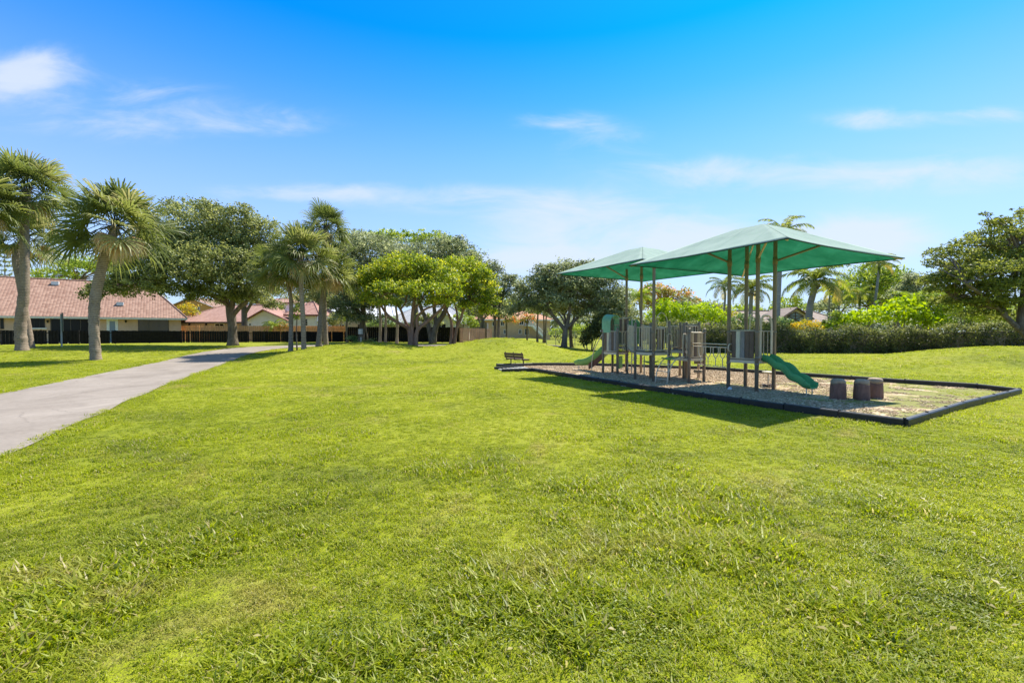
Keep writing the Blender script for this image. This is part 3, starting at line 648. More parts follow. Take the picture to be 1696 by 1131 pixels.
tree('gumbo_limbo_tree', 'spreading coppery tree with bare forked trunks and bright green crown, left of its pair', 683, 39,
     [[(680, 572, 6), (679, 556, 5.4), (676, 544, 4.6), (662, 536, 3.6, -.6), (645, 525, 3.1, -1), (633, 509, 2.6, -1.2), (627, 494, 2, -1.2)], [(682, 571, 5.5), (682, 540, 4), (684, 510, 3.2), (689, 488, 2.4), (694, 470, 1.6)],
      [(679, 548, 4), (670, 530, 3.2), (663, 512, 2.6), (652, 500, 2), (640, 488, 1.5)], [(688, 571, 5.5), (691, 548, 4.6), (707, 533, 3.8, .4), (722, 520, 3.4, .6), (735, 507, 2.6, .8), (741, 492, 2, 1)], [(692, 546, 3.6), (690, 528, 3), (703, 513, 2.4), (722, 506, 2)], [(684, 512, 2.6), (697, 500, 2.2), (704, 484, 1.6)], [(664, 512, 2), (672, 500, 1.7), (674, 484, 1.4)]],
     [(632, 462, 38, 30), (680, 448, 46, 26), (726, 468, 44, 28), (612, 480, 24, 24), (655, 482, 44, 18, -2), (700, 482, 46, 17, -2), (745, 488, 24, 14), (668, 438, 38, 20, 1), (700, 446, 36, 20), (640, 450, 30, 18, 1), (684, 470, 50, 24, 1), (612, 498, 20, 13, -1), (640, 502, 26, 10, -2), (600, 470, 14, 16), (724, 502, 30, 10)], L_BRIGHT, B_RED, 'coppery trees by the fence', lpx=4.2, dens=1.15)
tree('gumbo_limbo_tree', 'coppery forked tree to the right of its pair, crown yellow-green at its edge', 750, 43,
     [[(746, 567, 4.4), (748, 545, 3.4), (746, 528, 2.8), (738, 510, 2.2), (735, 495, 1.6)], [(751, 567, 4.6), (756, 545, 3.6), (763, 528, 3), (768, 512, 2.4), (776, 498, 1.6)], [(757, 543, 2.6), (757, 520, 2.2), (752, 500, 1.6)]],
     [(766, 462, 44, 30), (798, 484, 28, 28), (742, 478, 36, 24), (786, 508, 26, 17), (760, 444, 40, 20, 1), (790, 458, 28, 22), (812, 500, 14, 18), (735, 500, 24, 11), (806, 518, 16, 12)], L_BRIGHT, B_RED, 'coppery trees by the fence', lpx=4.2, dens=1.15)
tree('oak_tree', 'grey-green oak tree with a leaning trunk right of the apartment stairs', 936, 45,
     [[(934, 571, 5), (936, 552, 4.4), (938, 540, 4)], [(937, 548, 3.6), (924, 532, 3), (912, 518, 2.6), (906, 503, 2)], [(938, 543, 3.4), (943, 520, 2.6), (944, 492, 2)], [(939, 543, 3), (955, 528, 2.5), (972, 512, 2)], [(914, 519, 2), (898, 512, 1.6), (886, 506, 1.2)]],
     [(930, 468, 46, 30), (888, 484, 36, 32), (868, 508, 26, 17), (962, 478, 40, 34), (1000, 492, 38, 34), (950, 447, 32, 16), (985, 518, 34, 20), (1022, 502, 22, 26), (918, 502, 36, 18, -1), (975, 438, 14, 8), (905, 450, 22, 14), (862, 485, 14, 14), (850, 520, 16, 11), (880, 514, 30, 15), (935, 518, 40, 13, 3), (1012, 520, 30, 24), (1036, 532, 14, 20), (960, 500, 50, 24, 2), (905, 485, 42, 30, 2), (985, 465, 40, 28), (945, 480, 50, 30)], L_OAK2, lpx=3.8, dens=1.05)
tree('small_oak_tree', 'slim dark tree just behind the leaning oak trunk by the iron fence', 946, 48, [[(947, 568, 3), (945, 548, 2.6), (950, 530, 2), (952, 515, 1.4)], [(945, 550, 2), (938, 535, 1.6), (935, 520, 1.2)]], [(955, 512, 26, 14), (935, 510, 20, 12)], L_OAK, lpx=3.8)
shrub('thicket_bush', 'dark thicket beside the curved slide, right of the oak', 985, 43, [(982, 556, 18, 24), (1000, 548, 22, 30), (970, 568, 10, 12), (1022, 545, 18, 28)], L_DARK, dens=1.2)
tree('oak_tree', 'dark oak tree behind the golden fan palm, nearest the screened fence corner', 600, 56, [[(598, 566, 5), (600, 535, 4.2), (603, 505, 3.6), (610, 470, 2.4)], [(600, 530, 3), (585, 500, 2.4), (575, 470, 1.8)]],
     [(622, 425, 54, 40), (590, 465, 46, 42), (572, 430, 26, 46), (640, 458, 50, 36), (585, 510, 36, 22), (620, 500, 36, 22), (600, 398, 34, 16, 2), (562, 480, 28, 38), (575, 522, 24, 20), (645, 500, 44, 22), (612, 530, 34, 12)], L_OAK2, lpx=3.8)
tree('oak_tree', 'large oak tree with black leaning limbs behind the coppery trees', 712, 54, [[(716, 566, 5.5), (722, 540, 4.8), (735, 520, 4.2), (742, 498, 3.4), (748, 470, 2.6)], [(716, 562, 4.5), (708, 535, 3.8), (698, 512, 3.2), (690, 488, 2.4)], [(722, 540, 3.4), (719, 510, 3), (716, 485, 2.2)]],
     [(700, 432, 66, 34), (758, 440, 46, 40), (790, 470, 34, 38), (718, 476, 58, 28), (670, 455, 40, 34), (742, 408, 34, 18), (690, 500, 60, 16), (752, 500, 46, 18), (786, 502, 34, 20), (655, 482, 40, 24), (812, 510, 18, 20)], L_OAK2, lpx=3.8)
tree('leafy_tree', 'tall light green tree showing over the dark oaks at the middle', 690, 64, [[(690, 560, 5), (688, 500, 4), (680, 440, 3)]],
     [(612, 402, 40, 18), (640, 392, 24, 12), (672, 398, 32, 16), (716, 400, 34, 18), (748, 412, 26, 18), (772, 424, 20, 14), (590, 412, 20, 16)], L_LIGHT, lpx=4.4, clump=.75, flat=.45)
tree('slender_oak_tree', 'narrow double-trunked oak tree by the end of the brown fence', 820, 50, [[(820, 562, 2.6), (820, 530, 2.2), (818, 495, 1.8), (816, 465, 1.2)], [(826, 562, 2.6), (826, 530, 2.2), (828, 500, 1.6)]],
     [(815, 448, 18, 18), (824, 474, 24, 24), (806, 494, 22, 24), (838, 496, 20, 20), (845, 470, 14, 18), (832, 520, 20, 14), (812, 520, 20, 12), (792, 520, 16, 14)], L_OAK2, lpx=3.8)
def slim(label, px, Y, r, top, crown_r=16): feather_palm(label, Y, [(px, 567, r), (px + 1, 530, r * .85), (px - 1, top + 12, r * .75)], (px - 1, top), crown_r, 12, L_FEATHER, B_PALM, 'slim palms by the black fence', 'slim_palm')
slim('slim palm trunk nearest the grey utility pedestal', 629, 46, 2.6, 494)
slim('slim palm in the middle of the three by the black fence', 638, 46.6, 2.3, 490)
slim('slim palm closest to the coppery tree trunk', 657, 46, 2.4, 500)
tree('young_tree', 'thin staked sapling between the two front fan palm trunks', 492, 38, [[(492, 571, 1.2), (491, 550, 1), (492, 525, .7)]], [(492, 515, 8, 12), (488, 526, 6, 6)], L_LIGHT, cat='sapling')
# ------------------------------------------------------------------ beyond the houses, left
tree('leafy_tree', 'flat-topped light green tree behind the tan house', 130, 80, [[(140, 545, 4), (138, 490, 3.2), (130, 465, 2.4)]], [(95, 458, 40, 13), (150, 446, 48, 20), (188, 440, 30, 18), (66, 463, 16, 7), (120, 440, 26, 10), (205, 465, 26, 18)], L_LIGHT, lpx=4, flat=.4)
def pine(label, px, Y, top, bot, w):
    root = empty('norfolk_pine', GP(px, Y), label, 'pine'); s = Y / F
    a, b = GP(px, Y), at(px, top, Y); MB().tube([a, a.lerp(b, .5), b], [.22, .15, .03], 8).build('trunk', B_OAK, root, smooth=True)
    C = []; 
    for k in range(13):
        z = bot + (top - bot) * k / 12; rr = w * (1 - .78 * k / 12)
        for j in range(6):
            an = j * 1.047 + k * .5
            for q in range(26):
                t_ = random.random() ** .7; p = at(px, z, Y); C.append((p.x + math.cos(an) * rr * t_ * s + random.gauss(0, .12), p.y + math.sin(an) * rr * t_ * s + random.gauss(0, .12), p.z + .35 * t_ * t_ + random.gauss(0, .1)))
    C = np.array(C); v, f, t = leaf_quads(C, np.tile([0, 0, 1.], (len(C), 1)), .42, .16, 1.2, rng.random(len(C)))
    npmesh('crown', v, f, L_OAK, root, t)
pine('dark tiered pine at the far left above the tile roof', 8, 92, 412, 500, 26)
tree('yard_tree', 'dark-trunked yard tree behind the brown fence beside the oak', 405, 64, [[(405, 562, 5), (405, 530, 4.6), (404, 505, 4)], [(405, 520, 3), (418, 500, 2)]], [(405, 496, 36, 18), (440, 488, 34, 22), (452, 508, 20, 12), (380, 500, 22, 14)], L_OAK, lpx=3.6)
feather_palm('small yellow-green palm behind the brown fence by the white gable', 63, [(453, 560, 2.2), (453, 548, 2)], (453, 541), 20, 16, L_GOLD, B_PALM, None, 'yard_palm')
shrub('yard_shrub', 'twiggy pink-brown shrub above the brown fence', 466, 62.5, [(468, 540, 9, 8), (476, 543, 7, 7), (462, 545, 6, 5)], L_RUST, lpx=2.6, dens=.6)
shrub('yard_shrub', 'yellow-leaved shrub against the orange house wall', 310, 72, [(312, 515, 14, 13), (300, 527, 9, 8), (322, 524, 10, 8)], L_CROTON, lpx=3.4, dens=.7)
feather_palm('drooping yellowish palm in front of the grey-roofed white house', 60, [(575, 563, 1.8), (574, 545, 1.7), (575, 528, 1.6)], (575, 519), 20, 15, L_GOLD, B_PALM, None, 'yard_palm')
feather_palm('dark thin-stemmed palm leaning beside the screened yard', 58, [(610, 562, 1.2), (606, 545, 1.1), (601, 520, 1)], (598, 508), 20, 12, L_FEATHER, B_PALM, None, 'yard_palm')
shrub('low_shrub', 'small green shrub at the foot of the black fence', 582, 52, [(582, 562, 7, 7), (589, 566, 5, 4)], L_BLUE, lpx=2.6)
shrub('low_shrub', 'low dark shrub by the grey utility pedestal', 612, 51, [(606, 567, 8, 4), (618, 566, 8, 4)], L_OAK, lpx=2.4)
# by the apartments
tree('flowering_tree', 'small flame tree with orange flowers before the apartment wall', 839, 56, [[(839, 562, 1.6), (839, 540, 1.4), (838, 530, 1.1)]], [(838, 526, 16, 8), (848, 532, 12, 7), (830, 521, 9, 5)], L_FLAME, lpx=3.0, dens=.9)
tree('flowering_tree', 'small flame tree left of the white outside stairs', 876, 60, [[(873, 560, 1.4), (873, 535, 1.2)]], [(874, 526, 12, 7), (880, 531, 9, 6), (866, 530, 8, 5)], L_FLAME, lpx=3.0, dens=.8)
tree('thin_tree', 'thin dark trunk standing in front of the white stairs', 890, 57, [[(890, 563, 1.8), (890, 540, 1.6), (891, 520, 1.3)]], [(891, 512, 16, 8), (884, 518, 10, 6)], L_LIGHT, lpx=3.2)
tree('thin_tree', 'pair of pale slim trunks right of the white stairs', 901, 58, [[(900, 562, 1.5), (901, 540, 1.3), (900, 518, 1.1)], [(903, 562, 1.5), (904, 540, 1.3), (905, 518, 1.1)]], [(902, 512, 16, 9), (912, 520, 9, 6)], L_LIGHT, lpx=3.2)
# ------------------------------------------------------------------ hedge and what shows above it
def hedge(label, px0, px1, Y0, Y1, tops, mat, dens=1.0):
    root = empty('hedge', GP((px0 + px1) / 2, (Y0 + Y1) / 2), label, 'hedge')
    C, NB, TI = [], [], []; core = MB(); m = 40; rows = []
    for i in range(m + 1):
        u = i / m; Y = Y0 + (Y1 - Y0) * u; x = PX(px0 + (px1 - px0) * u, Y); z0 = TZ(x, Y); z1 = HZ(np.interp(u, *zip(*tops)), Y)
        rows.append((x, Y, z0, z1)); 
    rings = []
    for x, Y, z0, z1 in rows:
        w = .55; h = z1 - .28; rings.append([(x, Y - w, z0 - .05), (x, Y - w, h * .75 + z0 * .25), (x, Y - w * .6, h), (x, Y + w * .6, h), (x, Y + w, h * .75 + z0 * .25), (x, Y + w, z0 - .05)])
    core.loft(rings); core.build('opaque_core', B_OAK, root)  # solid core added inside the leaves to block light
    for i in range(m):
        (x0, Ya, za, ta), (x1, Yb, zb, tb) = rows[i], rows[i + 1]; ln = abs(x1 - x0); k = int(ln * (ta - za + .9) * 300 * dens)
        u = rng.random(k); x = x0 + (x1 - x0) * u; y = Ya + (Yb - Ya) * u; z0 = za + (zb - za) * u; z1 = ta + (tb - ta) * u
        topm = rng.random(k) < .26; wv = .55 * (vnoise(x + 200, x * 0 + 3, 1.6, 41) - .5) + .35 * (vnoise(x + 200, x * 0 + 3, .5, 42) - .5) + .10 * np.sin(x * 1.7)
        yy = np.where(topm, y + rng.uniform(-.7, .7, k), y - .72 + rng.normal(0, .13, k) + wv * .6); zz = np.where(topm, z1 + rng.gamma(1.2, .13, k) - .12 + wv, z0 + (z1 + wv - z0) * rng.random(k))
        nb = np.where(topm[:, None], [0, 0, 1.], [0, -.9, .45]); C.append(np.stack([x, yy, zz], 1)); NB.append(nb)
        TI.append(np.clip(.38 + .35 * (vnoise(x + 90, zz + 60, .55, 21) - .5) * 2 + rng.normal(0, .16, k) + topm * .18, 0, 1))
    C, NB, TI = map(np.concatenate, (C, NB, TI)); v, f, t = leaf_quads(C, NB, .15, .085, .9, TI); npmesh('foliage', v, f, mat, root, t)
hedge('long dark clipped hedge running along the far side of the lawn', 1120, 1760, 41.0, 39.0, [(0, 540), (.25, 540), (.35, 546), (.6, 547), (1, 541)], L_HEDGE)
shrub('hedge_bush', 'loose dark bush behind the middle of the climbing frame', 1060, 42, [(1058, 560, 26, 22), (1085, 556, 24, 26), (1110, 556, 24, 26), (1040, 560, 16, 20)], L_HEDGE, dens=1.2, lpx=3.8)
LG = 'lime shrubs above the hedge'
shrub('lime_shrub', 'tallest lime green shrub behind the bridge of the climbing frame', 1102, 44, [(1104, 516, 24, 22), (1090, 530, 20, 20), (1118, 532, 20, 18)], L_LIME, LG)
shrub('lime_shrub', 'lime green shrub in the middle of the bright row', 1136, 44, [(1134, 520, 24, 17), (1146, 536, 20, 16)], L_LIME, LG)
shrub('lime_shrub', 'lime green shrub at the right of the row left of the big shade posts', 1170, 44, [(1164, 518, 24, 17), (1186, 530, 22, 17)], L_LIME, LG)
shrub('soft_bush', 'bluish feathery bush behind the low panel of the right deck', 1232, 43.5, [(1226, 536, 20, 16), (1250, 540, 18, 14), (1206, 545, 14, 14)], L_BLUE, None)
shrub('soft_bush', 'bluish feathery bush below the cream gable', 1295, 43, [(1290, 538, 20, 12), (1306, 540, 16, 10), (1275, 545, 14, 12)], L_BLUE, None)
shrub('croton_bush', 'yellow croton bush topping the hedge under the coconut palm', 1334, 41.5, [(1334, 540, 26, 10), (1318, 546, 14, 7), (1350, 546, 14, 7)], L_CROTON, lpx=3.2, dens=.8)
shrub('bougainvillea_bush', 'yellow-orange flowering bush behind the left big shade post', 1208, 50, [(1206, 524, 9, 8), (1222, 525, 8, 7)], L_CROTON, lpx=3.2)
shrub('broadleaf_bush', 'glossy big-leaved lime bush bulging over the hedge', 1470, 42.5, [(1440, 530, 36, 20), (1486, 520, 42, 24), (1524, 530, 34, 22), (1408, 536, 24, 15), (1375, 542, 18, 10), (1500, 508, 26, 14), (1556, 538, 26, 15)], L_LIME, None, lpx=6.2, wl=.6)
shrub('feathery_bush', 'tall feathery yellow-green bush left of the big spreading tree', 1580, 43, [(1555, 510, 38, 28), (1602, 514, 40, 28), (1535, 502, 26, 20), (1634, 526, 28, 22)], L_LIGHT, lpx=3.6, clump=.7)
shrub('pale_bush', 'pale green bush with arching leaves under the big spreading tree', 1660, 43, [(1650, 528, 26, 16), (1690, 528, 26, 18), (1720, 524, 30, 22)], L_LIGHT, lpx=4)
shrub('hedge_plant', 'yellowish young shrub rising over the hedge right of the croton', 1372, 42.5, [(1384, 524, 10, 10), (1374, 536, 12, 8)], L_LIGHT, lpx=3.4)
tree('spreading_tree', 'big flat-layered olive tree filling the right edge of the photo', 1712, 33,
     [[(1730, 584, 9), (1704, 560, 5.4), (1678, 536, 4.2, 0), (1652, 511, 3.2, 0), (1628, 490, 3, -1), (1600, 470, 2, -2)], [(1690, 548, 7), (1694, 510, 6), (1698, 470, 5), (1690, 430, 3.4)], [(1662, 520, 5), (1655, 490, 4, 1), (1640, 450, 3, 2), (1640, 420, 2, 2)], [(1700, 500, 5), (1740, 450, 4), (1770, 420, 3)], [(1650, 510, 3), (1615, 505, 2.4), (1580, 495, 1.6)]],
     [(1582, 430, 42, 15), (1610, 408, 42, 15), (1650, 392, 46, 15), (1696, 372, 50, 16), (1560, 418, 26, 9), (1572, 462, 38, 15), (1620, 446, 52, 18), (1676, 430, 56, 20), (1612, 484, 44, 15), (1660, 474, 52, 18), (1710, 470, 46, 22), (1690, 506, 42, 14), (1636, 506, 26, 11), (1648, 368, 20, 7), (1740, 410, 50, 40), (1585, 500, 22, 9), (1548, 440, 14, 8), (1770, 460, 50, 40), (1632, 356, 9, 5), (1720, 350, 30, 12), (1600, 440, 40, 14, 2), (1640, 420, 50, 16, 2), (1550, 466, 30, 13), (1578, 500, 36, 13, 1), (1632, 520, 36, 12, 1), (1682, 526, 40, 12, 2), (1604, 456, 50, 20, 3), (1655, 450, 60, 20, -2), (1600, 468, 40, 14, -1), (1690, 480, 50, 18, -2), (1560, 482, 26, 11), (1645, 500, 40, 14, -1), (1700, 400, 50, 20, 2)],
     L_OLIVE, lpx=4.4, clump=.62, flat=.34, dens=.92)
TG = 'trees beyond the hedge'
tree('leafy_tree', 'mid green tree in the gap left of the big spreading tree', 1520, 55, [[(1525, 560, 4), (1525, 520, 3.4), (1522, 490, 2.6)]], [(1528, 476, 30, 24), (1500, 492, 24, 22), (1552, 494, 26, 22), (1512, 462, 16, 10)], L_OAK2, group=TG)
tree('leafy_tree', 'dense green tree behind the two right-hand palms', 1440, 62, [[(1440, 555, 4), (1440, 510, 3.2)]], [(1425, 478, 34, 38), (1464, 476, 32, 38), (1450, 450, 26, 14), (1404, 496, 26, 28), (1480, 500, 20, 20)], L_LIGHT, group=TG)
tree('leafy_tree', 'shady dark tree between the palms and the big spreading tree', 1485, 66, [[(1485, 555, 4), (1485, 510, 3.2)]], [(1482, 486, 30, 36), (1455, 505, 26, 22), (1500, 468, 18, 18)], L_OAK, group=TG)
tree('leafy_tree', 'low rounded tree over the brown roof right of the coconut palm', 1385, 75, [[(1388, 555, 3), (1388, 525, 2.6)]], [(1386, 505, 26, 14), (1360, 512, 20, 10), (1408, 498, 14, 16)], L_OAK2, group=TG)
tree('flame_tree', 'rusty orange-topped tree under the small shade sail', 1105, 74, [[(1105, 556, 4), (1104, 520, 3.4), (1098, 500, 2.6)]], [(1085, 486, 30, 17), (1118, 492, 30, 14), (1140, 500, 20, 10), (1070, 498, 22, 18), (1100, 508, 34, 12)], L_RUST, group=TG)
feather_palm('bright arching palm right of the grey-green oak', 48, [(1062, 566, 2.4), (1062, 530, 2), (1060, 505, 2)], (1060, 492), 34, 16, L_GOLD, B_PALM, None, 'yard_palm')
tree('leafy_tree', 'grey-green round tree beside the thin palm', 1178, 66, [[(1178, 555, 3), (1178, 525, 2.6)]], [(1175, 510, 22, 12), (1158, 512, 16, 10), (1192, 518, 14, 10)], L_OAK2, group=TG)
tree('leafy_tree', 'deep green mango-like tree behind the lime shrubs', 1196, 58, [[(1196, 558, 3), (1196, 535, 2.4)]], [(1196, 520, 18, 14), (1184, 528, 14, 10)], L_BRIGHT, group=TG)
tree('leafy_tree', 'dull grey-green palmetto-like tree behind the lime shrubs', 1148, 64, [[(1148, 556, 3), (1148, 525, 2.4)]], [(1142, 505, 18, 12), (1128, 510, 16, 10)], L_OAK2, group=TG)
tree('far_tree', 'far low tree between the big shade posts', 1228, 96, [[(1228, 552, 2.6), (1228, 525, 2)]], [(1225, 512, 24, 8), (1245, 514, 20, 7)], L_LIGHT, group='far trees on the skyline')
tree('far_tree', 'far light green tree just right of the tall royal palm', 1306, 92, [[(1306, 552, 2.6), (1306, 525, 2)]], [(1306, 502, 22, 10), (1322, 510, 18, 8), (1290, 512, 16, 8)], L_LIGHT, group='far trees on the skyline')
tree('far_tree', 'far grey-green tree behind the coconut palm trunk', 1345, 100, [[(1345, 551, 2.6), (1345, 525, 2)]], [(1340, 512, 24, 7), (1366, 508, 22, 9)], L_OAK2, group='far trees on the skyline')
for i, (px, py, rx, lab) in enumerate([(240, 470, 30, 'far rounded tree left of the oak, over the ridge'), (505, 500, 40, 'far dark tree behind the fan palm clump'), (850, 508, 26, 'far tree over the apartment roof at left'), (905, 500, 34, 'far tree over the apartment roof at right'), (1020, 512, 34, 'far tree behind the hooded slide'), (1640, 510, 40, 'far tree behind the spreading tree limbs'), (770, 525, 40, 'far tree behind the screened yard')]):
    Yf = 104 + i * 2
    tree('far_tree', lab, px, Yf, [[(px, 552, 3), (px, py + 12, 2.2)]], [(px, py, rx, 16), (px - rx * .6, py + 10, rx * .6, 12), (px + rx * .6, py + 9, rx * .6, 12), (px, py + 20, rx, 14)], (L_OAK, L_OAK2, L_LIGHT)[i % 3], group='far trees on the skyline', lpx=3.6)
# feather palms
feather_palm('tall royal palm with a thick grey trunk rising behind the big shade sail', 46, [(1285, 572, 6.2), (1286, 530, 5.4), (1290, 450, 4.6), (1294, 405, 4.2)], (1297, 386), 46, 15, shaft=True)
feather_palm('coconut palm with a curved pale trunk right of the cream gable', 47, [(1337, 572, 6.4), (1339, 535, 5.6), (1342, 505, 5), (1348, 482, 4.6)], (1350, 466), 56, 24, nuts=True)
feather_palm('coconut palm seen between the big shade posts', 54, [(1243, 566, 4), (1243, 530, 3.4), (1244, 495, 3)], (1246, 478), 42, 20, nuts=True)
feather_palm('thin-stemmed palm left of the big shade posts', 56, [(1197, 566, 2), (1198, 530, 1.8), (1201, 492, 1.6)], (1199, 474), 34, 13)
feather_palm('short palm with a pale stem behind the glossy lime bush', 52, [(1423, 566, 2), (1423, 530, 1.8), (1424, 502, 1.8)], (1424, 488), 28, 13, shaft=True)
feather_palm('taller leaning palm beside the shady dark tree', 51, [(1440, 566, 2.6), (1446, 520, 2.2), (1452, 480, 2), (1455, 455, 1.8)], (1456, 436), 30, 14, shaft=True)
feather_palm('slanting thin palm right of the coconut palm', 50, [(1378, 566, 2), (1384, 535, 1.8), (1391, 500, 1.6)], (1395, 482), 30, 13, L_GOLD)
feather_palm('straight thin palm close behind the coconut palm fronds', 51, [(1370, 566, 1.6), (1372, 530, 1.5), (1374, 495, 1.4)], (1375, 480), 26, 12)
feather_palm('bright arching palm low behind the feathery bush', 48, [(1515, 566, 2), (1515, 530, 1.8), (1512, 515, 1.6)], (1512, 498), 36, 15, L_GOLD)

# far-off wood closing every gap along the skyline behind the houses
C, NB, TI = [], [], []
for Yw, k, hgt in ((118, 22000, 6.6), (150, 16000, 9.0)):
    x = rng.uniform(-1.25 * Yw, 1.25 * Yw, k); hh = hgt * (.55 + .75 * vnoise(x + 300, x * 0, 9, 31) * .7 + .5 * vnoise(x + 300, x * 0, 2.6, 32) * .5); z = hh * rng.random(k) ** .75
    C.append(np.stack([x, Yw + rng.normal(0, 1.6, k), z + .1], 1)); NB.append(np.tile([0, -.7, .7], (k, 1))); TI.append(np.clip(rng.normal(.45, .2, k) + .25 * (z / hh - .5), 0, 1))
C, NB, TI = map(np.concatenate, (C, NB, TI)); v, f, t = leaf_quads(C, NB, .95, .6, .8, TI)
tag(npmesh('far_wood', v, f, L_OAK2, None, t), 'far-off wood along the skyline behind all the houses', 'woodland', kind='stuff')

tree('yard_tree', 'dark bushy yard tree behind the red hip roof and the fan palm clump', 528, 78, [[(530, 556, 4), (530, 530, 3.4), (528, 512, 2.6)]], [(518, 498, 34, 22), (552, 500, 32, 24), (535, 478, 30, 20), (575, 505, 24, 20)], L_OAK, lpx=3.8)
shrub('yard_shrub', 'sunny green shrub row seen through the iron fence', 950, 66, [(925, 552, 16, 9), (948, 549, 18, 11), (972, 550, 16, 12)], L_LIGHT, lpx=3.2)
shrub('thicket_bush', 'dark bush filling the gap under the grey-green oak at right', 1030, 50, [(1020, 545, 18, 22), (1042, 540, 16, 26)], L_HEDGE, lpx=3.8)
tree('yard_tree', 'leafy green yard tree between the apartment block and the brown fence', 800, 84, [[(800, 556, 3), (800, 530, 2.6)]], [(798, 512, 26, 18), (770, 515, 22, 16), (825, 505, 16, 14)], L_OAK, lpx=3.6)

YS = 'shrubs in the yards behind the black fence'
shrub('yard_shrub', 'dark yard shrub between the golden fan palm and the pedestal, above the fence', 585, 64.5, [(560, 531, 18, 14), (542, 538, 14, 9)], L_OAK, YS, lpx=3.2)
shrub('yard_shrub', 'mid green yard shrub behind the slim palm trunks', 640, 64.5, [(640, 534, 22, 12), (618, 538, 12, 8)], L_BLUE, YS, lpx=3.2)
shrub('yard_shrub', 'dark yard shrub between the two coppery trees', 716, 63.5, [(712, 533, 20, 14), (700, 528, 12, 10)], L_OAK, YS, lpx=3.2)
shrub('yard_shrub', 'leafy yard shrub behind the right coppery tree', 765, 63, [(766, 532, 18, 14), (782, 538, 10, 10)], L_LIGHT, YS, lpx=3.2)
# ------------------------------------------------------------------ walls, roofs, fences
def stucco(name, col): return plain(name, col, .9, .15, 0, .07, 1.2, .3)
def tile_mat(name, a, b, ang, row=.32, colw=.30, dirt=.35):
    m, nt, out = newmat(name); n = N(nt)
    pos = n.new('ShaderNodeNewGeometry').outputs['Position']
    mp = n.new('ShaderNodeMapping'); n.link(pos, mp.inputs['Vector']); mp.inputs['Rotation'].default_value = (0, 0, -ang)
    s = n.new('ShaderNodeSeparateXYZ'); n.link(mp.outputs[0], s.inputs[0])
    u = n.math('DIVIDE', s.outputs[0], colw); v = n.math('DIVIDE', n.math('MULTIPLY', s.outputs[2], 2.1), row)
    fu = n.math('FRACT', u); fv = n.math('FRACT', v); cell = n.new('ShaderNodeCombineXYZ')
    n.set(cell.inputs[0], n.math('FLOOR', u)); n.set(cell.inputs[1], n.math('FLOOR', v))
    wn_ = n.new('ShaderNodeTexWhiteNoise', noise_dimensions='2D'); n.link(cell.outputs[0], wn_.inputs['Vector'])
    big = n.noise(pos, .35, 4, .6); f = n.math('ADD', n.math('MULTIPLY', wn_.outputs['Value'], .55), n.math('MULTIPLY', big, .5))
    c = n.ramp(f, [(.1, a), (.85, b)])
    hump = n.math('SINE', n.math('MULTIPLY', fu, math.pi)); lap = n.math('SUBTRACT', 1.0, fv)
    h = n.math('ADD', n.math('MULTIPLY', hump, .6), n.math('MULTIPLY', lap, .5))
    seam = n.math('MULTIPLY', n.rmap(fv, .78, .95, 0, 1), n.rmap(hump, .0, .9, 1.0, .55))
    c = n.mix(n.math('MULTIPLY', seam, dirt), c, (.07, .04, .03))
    bsdf(n, out, c, .8, .25, 0, h, .8, .05); return m
WHITE = plain('white_trim', (.72, .72, .70), .5, .3); CREAMT = plain('cream_trim', (.66, .62, .52), .6)
GLASS, nt, out = newmat('dark_window_glass'); n = N(nt); bsdf(n, out, (.012, .013, .013), .12, .15)
GLASSB, nt, out = newmat('bluish_window_glass'); n = N(nt); bsdf(n, out, (.16, .22, .27), .1, .6)
GLASST, nt, out = newmat('brownish_sliding_glass'); n = N(nt); bsdf(n, out, (.10, .078, .052), .12, .3)
DARKM = plain('black_metal', (.018, .018, .02), .5, .4); BRONZE = plain('bronze_frame', (.075, .062, .05), .45, .4)
